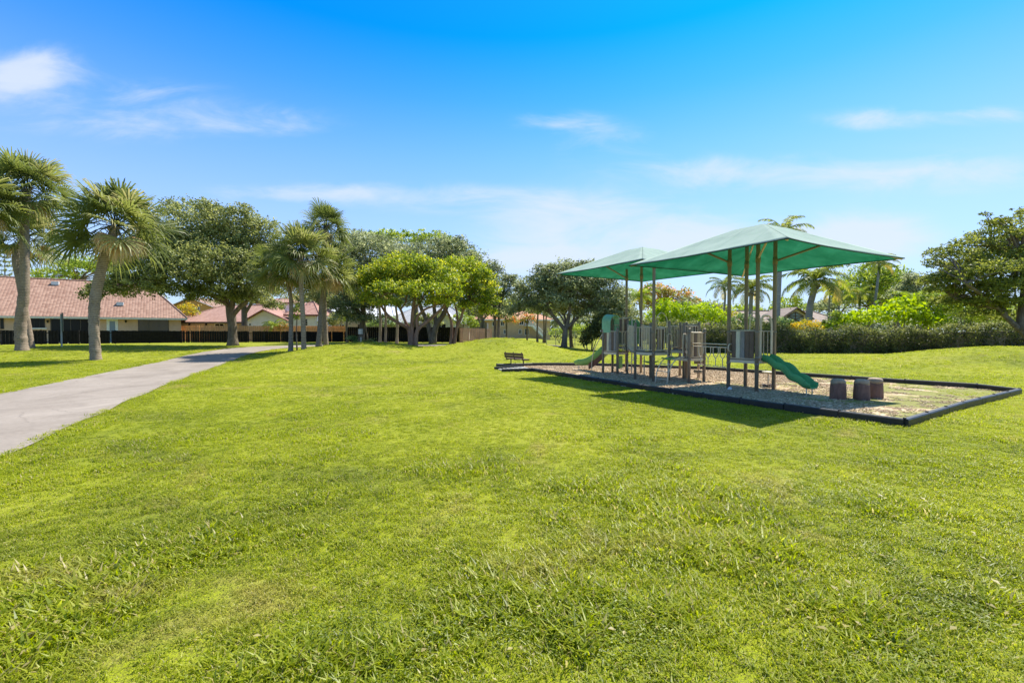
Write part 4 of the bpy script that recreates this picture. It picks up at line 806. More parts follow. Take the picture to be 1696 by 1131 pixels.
class House:
    def __init__(s, name, label, pl, pr, zb, cat='house', group=None):
        s.pl, s.pr = Vector(pl), Vector(pr); e = (s.pr - s.pl); s.L = e.length; s.e1 = e.normalized(); s.e2 = Vector((-s.e1.y, s.e1.x)); s.zb = zb
        s.ang = math.atan2(s.e1.y, s.e1.x)
        s.root = empty(name, (s.pl.x, s.pl.y, zb), label, cat, group)
        s.M = Matrix(((s.e1.x, s.e2.x, 0, s.pl.x), (s.e1.y, s.e2.y, 0, s.pl.y), (0, 0, 1, 0), (0, 0, 0, 1)))
    def mb(s): m = MB(); m.M = s.M; return m
    def fx(s, px):      # pixel column -> distance along the front
        k = (px - CX) / F; d = s.e1.x - k * s.e1.y; return (k * s.pl.y - s.pl.x) / d
    def wy(s, px): return s.pl.y + s.e1.y * s.fx(px)
    def z(s, px, py): return HZ(py, s.wy(px))
    def walls(s, mat, depth, ez, x0=0, x1=None, y0=0, name='wall'):
        x1 = s.L if x1 is None else x1; s.mb().box(x0, x1, y0, y0 + depth, s.zb - .3, ez).build(name, mat, s.root)
    def roof(s, mat, depth, ez, rz, hl=0, hr=0, ov=.6, x0=0, x1=None, y0=0, trim=WHITE, name='roof'):
        x1 = s.L if x1 is None else x1; a, b, c, d = x0 - ov, x1 + ov, y0 - ov, y0 + depth + ov; m = y0 + depth / 2; t = .16
        q = s.mb().add([(a, c, ez), (b, c, ez), (b, d, ez), (a, d, ez), (a + hl, m, rz), (b - hr, m, rz), (a, c, ez - t), (b, c, ez - t), (b, d, ez - t), (a, d, ez - t)],
                       [(0, 1, 5, 4), (1, 2, 5), (2, 3, 4, 5), (3, 0, 4), (6, 9, 8, 7), (0, 6, 7, 1), (1, 7, 8, 2), (2, 8, 9, 3), (3, 9, 6, 0)])
        r = q.build(name, mat, s.root)
        k = s.mb().tube([(a + hl, m, rz + .03), (b - hr, m, rz + .03)], .11, 6); 
        for p, o in (((a, c), (a + hl, m)), ((b, c), (b - hr, m))):
            k.tube([(p[0], p[1], ez + .03), (o[0], o[1], rz + .03)], .09, 6)
        k.build('ridge_tiles', mat, r)
        s.mb().box(a - .02, b + .02, c - .05, c - .003, ez - t - .10, ez - .02).build('fascia', trim, r)
        return r
    def gable(s, wall, roofm, depth, ez, pz, x0, x1, xm=None, y0=0, ov=.4, trim=WHITE):
        xm = (x0 + x1) / 2 if xm is None else xm
        m = s.mb(); m.prism([(x0, s.zb - .3), (x1, s.zb - .3), (x1, ez), (xm, pz), (x0, ez)], y0, y0 + depth); m.build('wall', wall, s.root)
        sl = (pz - ez) / max(.1, (xm - x0)); sr = (pz - ez) / max(.1, (x1 - xm)); t = .18
        q = s.mb(); q.prism([(x0 - ov, ez - ov * sl + .01), (xm, pz + .01), (x1 + ov, ez - ov * sr + .01), (x1 + ov, ez - ov * sr + t), (xm, pz + t + .05), (x0 - ov, ez - ov * sl + t)], y0 - ov, y0 + depth + ov); r = q.build('roof', roofm, s.root)
        e = s.mb(); y = y0 - ov - .03
        e.beam((x0 - ov, y, ez - ov * sl + t * .45), (xm - .01, y, pz + t * .45), .05, t * 1.3, up=(0, -1, 0)); e.beam((xm + .01, y, pz + t * .45), (x1 + ov, y, ez - ov * sr + t * .45), .05, t * 1.3, up=(0, -1, 0)); e.build('bargeboard', trim, r)
    def opening(s, x0, x1, z0, z1, frame, pane, name='window', t=.09, mull=0, bars=0, sill=False, y=0.0, handle=False):
        m = s.mb()
        m.box(x0, x0 + t, y - .07, y - .003, z0, z1).box(x1 - t, x1, y - .07, y - .003, z0, z1).box(x0 + t, x1 - t, y - .07, y - .003, z1 - t, z1).box(x0 + t, x1 - t, y - .07, y - .003, z0, z0 + t)
        for k in range(mull): xx = x0 + (x1 - x0) * (k + 1) / (mull + 1); m.box(xx - .03, xx + .03, y - .06, y - .003, z0 + t, z1 - t)
        for k in range(bars): zz = z0 + (z1 - z0) * (k + 1) / (bars + 1); m.box(x0 + t, x1 - t, y - .055, y - .003, zz - .02, zz + .02)
        f = m.build(name, frame, s.root)
        s.mb().box(x0 + t - .002, x1 - t + .002, y - .03, y - .005, z0 + t - .002, z1 - t + .002).build('pane', pane, f)
        if sill: s.mb().box(x0 - .15, x1 + .15, y - .16, y - .004, z0 - .14, z0 - .005).build('sill', WHITE, f)
        if handle: s.mb().tube([(x0 + t + .1, y - .10, z0 + 1.0), (x0 + t + .2, y - .10, z0 + 1.0)], .03, 6).build('handle', BRONZE, f)
        return f
# tan house on the left
h = House('tile_roof_house', 'long tan house with a pinkish barrel tile roof behind the fan palms at left', (PX(-70, 50.4), 50.4), (PX(300, 62.4), 62.4), .5)
TAN = stucco('tan_stucco', (.58, .40, .285)); TILE = tile_mat('pinkish_roof_tiles', (.20, .105, .072), (.36, .225, .165), h.ang, dirt=.5)
ez = h.z(150, 525); h.walls(TAN, 13, ez - .1); h.roof(TILE, 13, ez, h.z(150, 474) + 1.15, 0, 4.4, .7, trim=CREAMT)
h.opening(h.fx(1), h.fx(7), h.z(4, 545), h.z(4, 527), DARKM, DARKM, 'shutter')
h.opening(h.fx(48), h.fx(75), h.z(60, 543), h.z(60, 526), DARKM, GLASS, 'window', mull=2, sill=True)
h.opening(h.fx(84), h.fx(150), h.z(120, 566), h.z(120, 528), BRONZE, GLASS, 'sliding_door', mull=3)
h.opening(h.fx(177), h.fx(196), h.z(186, 568), h.z(186, 528), WHITE, GLASSB, 'door', t=.28, handle=True)
h.opening(h.fx(229), h.fx(280), h.z(255, 549), h.z(255, 529), BRONZE, GLASST, 'window', mull=2)
for px in (80, 209):
    x = h.fx(px); z = h.z(px, 532); q = h.mb(); q.box(x - .05, x + .05, -.12, -.003, z - .03, z + .03); q.tube([(x, -.16, z + .14), (x, -.16, z + .08), (x, -.16, z - .16), (x, -.16, z - .2)], [.03, .12, .08, .03], 8); q.build('wall_lamp', DARKM, h.root)
ro = [c for c in h.root.children if c.name.startswith('roof')][0]
rz_ = h.z(150, 474) + 1.15
for px, fr in ((78, .86), (198, .34)):
    x = h.fx(px); y = -.7 + fr * 7.2; z = ez + (rz_ - ez) * fr
    h.mb().box(x - .35, x + .35, y - .3, y + .3, z - .1, z + .34).build('roof_vent', WHITE, ro)
# pink roofed low house
h = House('pink_roof_house', 'low house with a plain salmon pink hip roof behind the orange-brown fence', (PX(292, 70), 70), (PX(462, 70), 70), .5)
h.walls(stucco('pinkish_stucco', (.48, .38, .30)), 11, h.z(380, 533)); h.roof(tile_mat('salmon_roof_tiles', (.28, .155, .115), (.38, .23, .18), h.ang, dirt=.15), 11, h.z(380, 533), h.z(380, 509) + .6, 4.6, 4, .6, trim=BRONZE)
for px in (314, 342): h.opening(h.fx(px) - .15, h.fx(px) + .15, h.z(px, 539), h.z(px, 535), DARKM, GLASS, 'vent_window', t=.04)
h.opening(h.fx(356), h.fx(372), h.z(360, 545), h.z(360, 535.5), WHITE, GLASS, 'window', mull=1)
# orange two storey house
h = House('orange_house', 'orange two-storey house peeking between the tan house and the pink roof', (PX(284, 86), 86), (PX(352, 86), 86), .5)
ORANGE = stucco('orange_stucco', (.55, .31, .10)); h.gable(ORANGE, tile_mat('brown_roof_tiles', (.20, .12, .08), (.32, .2, .15), h.ang), 9, h.z(318, 508), h.z(318, 494), 0, h.L)
h.opening(h.fx(325), h.fx(332), h.z(328, 515), h.z(328, 508.5), WHITE, GLASS, 'window', mull=1, bars=1); h.opening(h.fx(298), h.fx(306), h.z(300, 515), h.z(300, 509), WHITE, GLASS, 'window', mull=1)
# white houses with red tile edges
RED = tile_mat('red_roof_tiles', (.27, .13, .10), (.37, .22, .18), 0); WST = stucco('white_stucco', (.74, .75, .77)); REDT = plain('red_brown_trim', (.20, .07, .06), .6)
h = House('white_gable_house', 'white house with a red-edged gable beside the small yellow-green palm', (PX(410, 69), 69), (PX(474, 69), 69), .5)
h.gable(WST, RED, 8, h.z(410, 530), h.z(410, 514.5), 0, h.L, h.fx(438), trim=REDT); h.opening(h.fx(413.5), h.fx(415.5), h.z(414, 539), h.z(414, 536), DARKM, DARKM, 'vent', t=.04)
h = House('white_tall_house', 'white two-storey house standing behind the red-edged gable', (PX(424, 82), 82), (PX(482, 82), 82), .5)
h.walls(WST, 9, h.z(450, 501)); h.roof(RED, 9, h.z(450, 501), h.z(450, 492), 2.5, 2.5, .5, trim=REDT)
h.opening(h.fx(427), h.fx(434), h.z(430, 520), h.z(430, 511), DARKM, GLASS, 'window', mull=1, bars=1); h.opening(h.fx(462), h.fx(472), h.z(465, 518), h.z(465, 509), DARKM, GLASS, 'window', mull=2, bars=1)
h = House('white_hip_house', 'white house with a pale red hip roof between the fan palm trunks', (PX(478, 70), 70), (PX(526, 70), 70), .5)
h.walls(WST, 9, h.z(500, 521)); h.roof(RED, 9, h.z(500, 521), h.z(500, 503) + .6, 2.2, 3, .5, trim=REDT); h.opening(h.fx(501.5), h.fx(510.5), h.z(506, 540), h.z(506, 528), WHITE, GLASS, 'window', mull=1, bars=2)
h.mb().tube([(h.L - .25, -.12, h.z(520, 521)), (h.L - .25, -.12, .5)], .06, 6).build('downpipe', WHITE, h.root)
# grey roofed houses behind the black fence
GROOF = tile_mat('pale_grey_roof', (.46, .47, .49), (.62, .63, .65), 0, .4, .4, .1); DROOF = tile_mat('slate_grey_roof', (.24, .25, .27), (.36, .37, .39), 0, dirt=.15)
BEI = stucco('beige_stucco', (.50, .44, .35))
h = House('grey_roof_house', 'beige house with a wide grey-edged gable behind the golden fan palm', (PX(550, 68), 68), (PX(628, 68), 68), .5)
h.gable(BEI, GROOF, 9, h.z(560, 533), h.z(590, 520), 0, h.L, trim=plain('grey_trim', (.30, .31, .32), .6)); h.opening(h.fx(562), h.fx(571), h.z(566, 548), h.z(566, 537), WHITE, GLASS, 'window', mull=1); h.opening(h.fx(593), h.fx(603), h.z(598, 548), h.z(598, 537.5), BRONZE, GLASS, 'window')
h = House('white_roof_house', 'white house with a broad pale roof between the palms and the coppery tree', (PX(528, 84), 84), (PX(650, 84), 84), .5)
h.walls(WST, 10, h.z(600, 525)); h.roof(GROOF, 10, h.z(600, 525), h.z(600, 508) + .5, 2, 2, .5); h.opening(h.fx(534), h.fx(544), h.z(538, 546), h.z(538, 535), WHITE, GLASS, 'window', mull=1)
h = House('slate_roof_house', 'house with slate grey and white hip roofs behind the coppery tree trunks', (PX(640, 69), 69), (PX(776, 69), 69), .5)
h.walls(BEI, 11, h.z(700, 534)); h.roof(DROOF, 11, h.z(700, 534), h.z(700, 512) + .6, 4, 4, .6); h.gable(WST, GROOF, 6, h.z(730, 533), h.z(730, 516), h.fx(715), h.fx(758), y0=-3)
h.opening(h.fx(655), h.fx(668), h.z(660, 548), h.z(660, 537), WHITE, GLASS, 'window', mull=1); h.opening(h.fx(728), h.fx(744), h.z(736, 546), h.z(736, 536), WHITE, GLASS, 'window', mull=1, y=-3)
# screened porch
root = empty('screen_enclosure', GP(792, 64), 'dark screened pool enclosure with white frame past the coppery trees', 'pool enclosure')
m, nt, out = newmat('insect_screen'); n = N(nt); pb = bsdf(n, out, (.10, .105, .11), .8, .1); pb.inputs['Alpha'].default_value = .8; SCREEN = m
x0, x1, z0, z1 = PX(779, 64), PX(806, 64), .5, HZ(531, 64)
MB().add([(x0, 64, z0), (x1, 64, z0), (x1, 64, z1 - .3), ((x0 + x1) / 2, 64, z1 + .3), (x0, 64, z1 - .3)], [(0, 1, 2, 3, 4)]).add([(x1, 64, z0), (x1, 69, z0), (x1, 69, z1 - .3), (x1, 64, z1 - .3)], [(0, 1, 2, 3)]).build('screen', SCREEN, root)
q = MB()
for k in range(5): xx = x0 + (x1 - x0) * k / 4; q.beam((xx, 63.95, z0), (xx, 63.95, z1 - .3 + .6 * (1 - abs(k / 2 - 1))), .05, .05)
q.beam((x0, 63.95, z1 - .3), ((x0 + x1) / 2, 63.95, z1 + .3), .06, .06); q.beam(((x0 + x1) / 2, 63.95, z1 + .3), (x1, 63.95, z1 - .3), .06, .06); q.beam((x0, 63.95, 1.6), (x1, 63.95, 1.6), .05, .05); q.build('frame', BRONZE, root)
# apartment block with the outside stair
h = House('apartment_building', 'beige two-storey apartment block with an orange roof and white outside stairs', (PX(796, 92), 92), (PX(911, 96), 96), .4, 'building')
APT = stucco('warm_beige_stucco', (.52, .37, .22)); ez = h.z(860, 529); h.walls(APT, 9, ez); h.roof(tile_mat('orange_roof_tiles', (.38, .17, .09), (.48, .26, .16), h.ang, dirt=.1), 9, ez, h.z(860, 519) + .7, 3, 3, .6)
for a, b, c, d in ((829, 835, 540, 532), (860, 867, 538, 529.5), (870, 877, 538, 531), (859, 864, 553, 545.5), (869, 876, 555, 544), (815, 821, 540, 532), (834, 839, 553, 546)):
    h.opening(h.fx(a), h.fx(b), h.z(a, c), h.z(a, d), WHITE, GLASS, 'window', t=.08, mull=1)
q = h.mb(); xa, xb, za, zb_ = h.fx(879), h.fx(898), h.z(880, 540), .5
q.beam((xa, -1.6, za), (xb, -1.6, zb_), .12, .35); q.beam((xa, -.6, za), (xb, -.6, zb_), .12, .35)
for k in range(13): xx = xa + (xb - xa) * k / 13; zz = za + (zb_ - za) * k / 13; q.box(xx, xx + .26, -1.54, -.66, zz + .1, zz + .15)
q.box(h.fx(868), xa, -1.6, -.01, za - .1, za + .1); st = q.build('stairs', WHITE, h.root)
q = h.mb(); q.tube([(xa, -1.6, za + 1), (xb, -1.6, zb_ + 1)], .05, 6); q.tube([(h.fx(868), -1.6, za + 1), (xa, -1.6, za + 1)], .05, 6)
for k in range(16): xx = xa + (xb - xa) * k / 15; zz = za + (zb_ - za) * k / 15; q.beam((xx, -1.6, zz + .1), (xx, -1.6, zz + 1), .05, .05)
for k in range(9): xx = h.fx(868) + (xa - h.fx(868)) * k / 9; q.beam((xx, -1.6, za), (xx, -1.6, za + 1), .05, .05)
q.build('railing', WHITE, st)
# house over the hedge
h = House('brown_roof_house', 'cream house with a grey-brown roof and lattice gable window above the hedge', (PX(1222, 60), 60), (PX(1396, 60), 60), .1)
CRM = stucco('cream_stucco', (.62, .54, .42)); BR = tile_mat('grey_brown_shingles', (.17, .125, .10), (.27, .215, .18), 0, .25, .4, .2); BRT = plain('brown_trim', (.12, .075, .05), .7)
h.walls(CRM, 11, h.z(1300, 536)); h.roof(BR, 11, h.z(1300, 536), h.z(1300, 518) + .45, 1, 1, .5, trim=BRT); h.gable(CRM, BR, 5, h.z(1306, 527), h.z(1306, 512.5), h.fx(1284), h.fx(1329), y0=-1.4, ov=.35, trim=BRT)
x0, x1, xm = h.fx(1293), h.fx(1318), h.fx(1305.5); zz0, zz1, zp = h.z(1305, 536), h.z(1305, 524), h.z(1305, 517.5)
w = h.mb().prism([(x0, zz0), (x1, zz0), (x1, zz1), (xm, zp), (x0, zz1)], -1.46, -1.403).build('window', GLASSB, h.root); q = h.mb()
for a, b in (((x0, zz0), (x0, zz1)), ((x0, zz1), (xm, zp)), ((xm, zp), (x1, zz1)), ((x1, zz1), (x1, zz0)), ((xm, zz0), (xm, zp)), ((x0, zz1), (x1, zz0)), ((x0, zz0), (x1, zz1)), ((x0, zz1), (x1, zz1))): q.beam((a[0], -1.49, a[1]), (b[0], -1.49, b[1]), .07, .05, up=(0, -1, 0))
q.build('lattice', BRT, w)
# ------------------------------------------------------------------ fences
def fence(label, pts, tops, mat, pw=.14, gap=.025, name='picket_fence', shadowbox=True, postm=None, every=2.4, gapvar=0.0):
    root = empty(name, (pts[0][0], pts[0][1], TZ(*pts[0])), label, 'fence'); pk, rl = MB(), MB(); posts = []
    for (p, q), (ta, tb) in zip(zip(pts[:-1], pts[1:]), zip(tops[:-1], tops[1:])):
        p, q = Vector(p), Vector(q); L_ = (q - p).length; d = (q - p).normalized(); nn = Vector((d.y, -d.x)); k = int(L_ / (pw + gap))
        if nn.y > 0: nn = -nn
        for i in range(k):
            u = (i + .5) / k; c = p.lerp(q, u); zt = ta + (tb - ta) * u + random.uniform(-.02, .02); zb = TZ(c.x, c.y) + .04
            if gapvar and random.random() < gapvar: continue
            side = (-1 if (shadowbox and i % 2) else 1) * .035 - .005; o_ = c + nn * side
            a, b = o_ - d * pw / 2, o_ + d * pw / 2; t_ = nn * .018
            pk.add([(a.x, a.y, zb), (b.x, b.y, zb), (b.x, b.y, zt), (a.x, a.y, zt), (a.x + t_.x, a.y + t_.y, zb), (b.x + t_.x, b.y + t_.y, zb), (b.x + t_.x, b.y + t_.y, zt), (a.x + t_.x, a.y + t_.y, zt)],
                   [(0, 1, 2, 3), (4, 7, 6, 5), (0, 4, 5, 1), (2, 6, 7, 3), (1, 5, 6, 2), (0, 3, 7, 4)])
        for fz in (.18, .82):
            za, zb2 = TZ(p.x, p.y) + (ta - TZ(p.x, p.y)) * fz, TZ(q.x, q.y) + (tb - TZ(q.x, q.y)) * fz; rl.beam((p.x, p.y, za), (q.x, q.y, zb2), .04, .09)
        m_ = max(1, int(L_ / every))
        for i in range(m_ + 1):
            c = p.lerp(q, i / m_); zt = ta + (tb - ta) * i / m_; b_ = c - nn * .09
            MB().box(b_.x - .05, b_.x + .05, b_.y - .05, b_.y + .05, TZ(c.x, c.y) - .1, zt + .05).build('post', postm or mat, root)
    pk.build('pickets', mat, root); rl.build('rails', mat, root); return root
BLACKF = plain('black_stained_boards', (.014, .013, .013), .8, .15, 0, .2, 3); BROWNF = plain('orange_brown_boards', (.78, .40, .165), .85, .1, 0, .22, 5, 0, (1, 1, .2)); OLDF = plain('weathered_brown_boards', (.30, .19, .13), .9, .1, 0, .22, 5, 0, (1, 1, .2))
f1 = [(PX(-70, 46.5), 46.5), (PX(130, 51), 51), (PX(300, 56.5), 56.5), (PX(574, 60), 60)]
fence('low black picket fence with slits of light between boards along the houses', f1, [HZ(547, 46.5), HZ(547.3, 51), HZ(548, 56.5), HZ(549.3, 60)], BLACKF, .15, -.012, gapvar=.035)
f2 = [(PX(299, 63), 63), (PX(573, 62), 62)]
fence('orange-brown board fence rising just behind the low black fence', f2, [HZ(539.5, 63), HZ(540, 62)], BROWNF, .14, -.01)
f3 = [(PX(574, 60.3), 60.3), (PX(765, 58), 58)]
fence('tall black board fence behind the coppery trees', f3, [HZ(541.5, 60.3), HZ(542, 58)], BLACKF, .15, -.015)
f4 = [(PX(762, 57), 57), (PX(815, 66), 66)]
fence('weathered brown board fence running away right of the coppery trees', f4, [HZ(543, 57), HZ(544.5, 66)], OLDF, .15, -.012)
# iron fence by the oak
root = empty('iron_fence', GP(936, 51), 'open white-grey iron fence panels behind the leaning oak', 'fence'); IRON = plain('grey_painted_iron', (.42, .43, .42), .5)
q, r_ = MB(), MB(); xa, xb = PX(905, 51), PX(968, 51)
for k in range(40): x = xa + (xb - xa) * k / 39; q.beam((x, 51, TZ(x, 51)), (x, 51, HZ(547.5, 51)), .018, .018)
for zf in (548.5, 563): r_.beam((xa, 51, HZ(zf, 51)), (xb, 51, HZ(zf, 51)), .035, .035)
q.build('bars', IRON, root); r_.build('rails', IRON, root)
for k in range(5): x = xa + (xb - xa) * k / 4; MB().beam((x, 51.04, TZ(x, 51) - .1), (x, 51.04, HZ(546.6, 51)), .07, .07).build('post', IRON, root)
# utility pedestal, lawn sign
root = empty('utility_pedestal', GP(597, 50), 'pale grey utility box on a post against the tall black fence', 'utility box'); g = GP(597, 50); PALE = plain('pale_grey_paint', (.50, .53, .52), .5)
q = MB(); q.M = Matrix.Translation(g); q.beam((.05, 0, -.1), (.05, 0, .8), .13, .11, ch=.02); q.build('post', PALE, root)
z0, z1 = HZ(553.5, 50) - g.z, HZ(545, 50) - g.z; q = MB(); q.M = Matrix.Translation(g); q.box(-.2, .2, -.16, .16, z0, z1); b = q.build('box', PALE, root, bevel=.02); q = MB(); q.M = Matrix.Translation(g); q.box(-.17, .17, -.185, -.164, z0 + .06, z1 - .08); q.build('door', PALE, b)
g = GP(104, 40); root = empty('lawn_sign', g, 'narrow dark green sign on a pale post beside the footpath lawn, seen nearly edge-on', 'sign')
GREENP = plain('dark_green_sign_paint', (.035, .075, .055), .5); q = MB(); q.M = Matrix.Translation(g) @ Matrix.Rotation(R(131), 4, 'Z'); z0, z1 = HZ(548.5, 40) - g.z, HZ(518, 40) - g.z
q.box(-.42, .42, -.03, .03, z0, z1); q.build('sign_panel', GREENP, root, bevel=.01); q = MB(); q.M = Matrix.Translation(g) @ Matrix.Rotation(R(131), 4, 'Z'); q.beam((0, .09, -.2), (0, .09, z1 - .1), .11, .11); q.build('post', plain('pale_post', (.40, .42, .38), .7), root)
# ------------------------------------------------------------------ playground
PB = plain('taupe_powder_coated_post', (.245, .198, .15), .45, .4, 0, .08, 3); TANB = plain('tan_powder_coated_bar', (.68, .56, .40), .42, .4, 0, .07, 4)
PBR = plain('dark_brown_plastic', (.15, .10, .07), .5, .35, 0, .1, 4); PCR = plain('cream_plastic', (.66, .60, .44), .5, .35, 0, .06, 4); PGR = plain('grey_plastic', (.27, .25, .23), .5, .35); PTAN = plain('tan_plastic_panel', (.52, .38, .23), .5, .35)
DECKM = plain('brown_vinyl_deck', (.14, .095, .07), .6, .3); PSL = plain('teal_green_slide_plastic', (.11, .37, .14), .5, .15, 0, .1, 2.5); PSG = plain('leaf_green_slide_plastic', (.15, .33, .085), .45, .3, 0, .12, 2.5); PHD = plain('mint_green_hood_plastic', (.22, .46, .29), .5, .2, 0, .12, 2.5)
BLKP = plain('black_recycled_plastic', (.016, .018, .020), .45, .4, 0, .2, 4)
U, Vv = Vector((.857, .515, 0)), Vector((.515, -.857, 0)); UP = Vector((0, 0, 1))
def v2(x, y, z=0): return Vector((x, y, z))
A4c = v2(8.19, 15.5); A, B, C_, D = A4c - U * .5 - Vv * .5, A4c + U * .5 - Vv * .5, A4c - U * .5 + Vv * .5, A4c + U * .5 + Vv * .5
b1 = v2(4.78, 20.5); a1 = b1 - Vv * .95; c1 = a1 + U * .6; d1 = b1 + U * .6; e1 = d1 + U * .9; q1 = c1 + U * .9
f2_ = v2(5.53, 17.69); g2 = f2_ + U * .9; h2 = g2 - Vv * .95; f2b = f2_ - Vv * .95
i3 = g2 + Vv * .95; j3 = i3 + U * .9; k3 = j3 - Vv * .95; m3 = k3 + U * .95; n3 = m3 - Vv * .95; o3 = k3 - Vv * .95
PG = empty('climbing_frame', (A4c.x, A4c.y, 0), 'taupe and tan climbing structure with decks, slides and two green shade sails', 'playground')
def post(p, top, r=.058):
    o = MB().tube([p - UP * .1, p + UP * (top - .03), p + UP * top], [r, r, r * .8], 12).build('post', PB, PG, smooth=True)
    if top < 3: MB().tube([p + UP * (top - .02), p + UP * (top + .01), p + UP * (top + .04)], [r * 1.12, r * 1.12, r * .6], 12).build('post_cap', PB, o, smooth=True)
    MB().tube([p, p + UP * .01], r * 1.7, 12).build('ground_collar', PB, o)
    for z in (.9, 1.12, 1.95): MB().tube([p + UP * (z - .035), p + UP * (z + .035)], r * 1.16, 12).build('clamp', PB, o, smooth=True)
    return o
class Sail:
    def __init__(s, L_, Fr, Ri, Ba, ez, pz):
        s.c = (v2(*L_) + v2(*Fr) + v2(*Ri) + v2(*Ba)) / 4; s.k = [v2(*L_), v2(*Fr), v2(*Ri), v2(*Ba)]; s.ez, s.pz = ez, pz
        s.a = ((s.k[1] - s.k[0]) + (s.k[2] - s.k[3])) / 4; s.b = ((s.k[2] - s.k[1]) + (s.k[3] - s.k[0])) / 4
    def h(s, p):
        d = p - s.c; a, b = d.dot(s.a) / s.a.length_squared, d.dot(s.b) / s.b.length_squared; return s.ez + (s.pz - s.ez) * (1 - max(abs(a), abs(b)))
    def hip(s, i, t): q = s.c.lerp(s.k[i], t); return v2(q.x, q.y, s.pz + (s.ez - s.pz) * t)
    def build(s, mat):
        V, Fc = [], []; nm, nt_ = 16, 18
        for i in range(4):
            p, q = s.k[i], s.k[(i + 1) % 4]; o = len(V)
            for a in range(nm + 1):
                m = a / nm
                for b in range(nt_ + 1):
                    t = b / nt_; tt = 4 * t * (1 - t); e = p.lerp(q, t); r_ = s.c.lerp(e, m * (1 - .055 * tt * m)); z = s.pz + (s.ez - s.pz) * m
                    z -= .09 * tt * math.sin(math.pi * min(1, m)) * m ; z -= .16 * max(0, .16 - m) / .16 * (1 - m); z += tt * (.03 * math.sin(9 * t * math.pi + i) * m * m * (1 - m) * 3 + .012 * math.sin(17 * m + 5 * t + i) * m)
                    V.append((r_.x, r_.y, z))
            w = nt_ + 1
            for a in range(nm):
                for b in range(nt_): k = o + a * w + b; Fc.append((k, k + 1, k + w + 1, k + w))
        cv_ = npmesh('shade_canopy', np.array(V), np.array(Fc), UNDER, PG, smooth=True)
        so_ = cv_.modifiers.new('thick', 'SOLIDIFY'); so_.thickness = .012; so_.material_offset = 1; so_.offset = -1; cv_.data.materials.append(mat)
        for i in range(4):
            p, q = s.k[i], s.k[(i + 1) % 4]; pts = []
            for b in range(13):
                t = b / 12; e = s.c.lerp(p.lerp(q, t), 1 - .055 * 4 * t * (1 - t)); pts.append(v2(e.x, e.y, s.ez - .005))
            MB().tube(pts, .019, 6).build('hem', HEM, cv_, smooth=True)
            MB().tube([s.hip(i, .06) - UP * .17, s.hip(i, .5) - UP * .07, s.hip(i, .985) - UP * .05], .032, 8).build('rafter', TANB if i != 0 else PB, cv_, smooth=True)
        return cv_
m, nt, out = newmat('green_shade_mesh'); n = N(nt); tco = n.new('ShaderNodeNewGeometry').outputs['Position']
st_ = n.noise(n.scalev(tco, (1, 1, .3)), 1.5, 5, .6, .6); fine = n.noise(tco, 60, 2)
c = n.ramp(n.math('ADD', n.math('MULTIPLY', st_, .8), n.math('MULTIPLY', fine, .2)), [(.3, (.42, .53, .46)), (.52, (.48, .59, .52)), (.72, (.54, .63, .57))])
dv_ = n.new('ShaderNodeVectorMath', operation='DOT_PRODUCT'); n.link(tco, dv_.inputs[0]); dv_.inputs[1].default_value = (.515, -.857, .25)
seam = n.rmap(n.math('ABSOLUTE', n.math('SUBTRACT', n.math('FRACT', n.math('DIVIDE', dv_.outputs['Value'], 1.15)), .5)), .0, .018, .45, 0)
stk = n.noise(n.scalev(tco, (.8, 2.2, 1)), 2.2, 6, .7, 1.2); c = n.mix(n.rmap(stk, .56, .78, 0, .15), c, (.34, .42, .37)); c = n.mix(seam, c, (.20, .30, .25))
d = n.new('ShaderNodeBsdfDiffuse'); n.link(c, d.inputs[0]); t = n.new('ShaderNodeBsdfTranslucent'); ct = n.ramp(st_, [(.3, (.04, .40, .24)), (.7, (.10, .60, .38))]); n.link(ct, t.inputs[0])
m1 = n.new('ShaderNodeMixShader'); m1.inputs[0].default_value = .42; n.link(d.outputs[0], m1.inputs[1]); n.link(t.outputs[0], m1.inputs[2]); n.link(m1.outputs[0], out.inputs[0]); FABRIC = m
m, nt, out = newmat('shaded_green_mesh_underside'); n = N(nt); tco = n.new('ShaderNodeNewGeometry').outputs['Position']; st_ = n.noise(n.scalev(tco, (1, 1, .3)), 1.5, 5, .6, .6)  # underside shade painted into the colour: a darker copy of the same fabric
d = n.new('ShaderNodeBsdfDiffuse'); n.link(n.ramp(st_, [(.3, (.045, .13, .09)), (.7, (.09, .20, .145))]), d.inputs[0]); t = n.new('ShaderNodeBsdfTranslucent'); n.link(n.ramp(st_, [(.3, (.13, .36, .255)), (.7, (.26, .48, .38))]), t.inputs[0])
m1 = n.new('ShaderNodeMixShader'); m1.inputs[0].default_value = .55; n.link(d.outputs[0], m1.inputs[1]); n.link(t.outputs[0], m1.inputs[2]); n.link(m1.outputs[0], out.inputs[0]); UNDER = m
HEM = plain('dark_green_hem', (.02, .07, .05), .7)
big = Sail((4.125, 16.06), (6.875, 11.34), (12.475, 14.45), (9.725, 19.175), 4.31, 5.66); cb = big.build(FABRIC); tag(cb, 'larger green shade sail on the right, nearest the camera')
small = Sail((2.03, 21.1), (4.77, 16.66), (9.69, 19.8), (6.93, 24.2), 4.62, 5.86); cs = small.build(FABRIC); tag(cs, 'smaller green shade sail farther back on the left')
for p, i in ((A, 0), (B, 3), (C_, 1), (D, 2)):
    t_ = big.h(p) - .12; o = post(p, t_, .062); s_ = p + UP * 4.35; e = big.hip(i, .5) - UP * .09; MB().tube([s_, e], .036, 8).build('brace', PB if i in (0, 2) else TANB, o, smooth=True); MB().tube([s_ - UP * .12, s_ + UP * .12], .078, 10).build('bracket', PB, o, smooth=True)
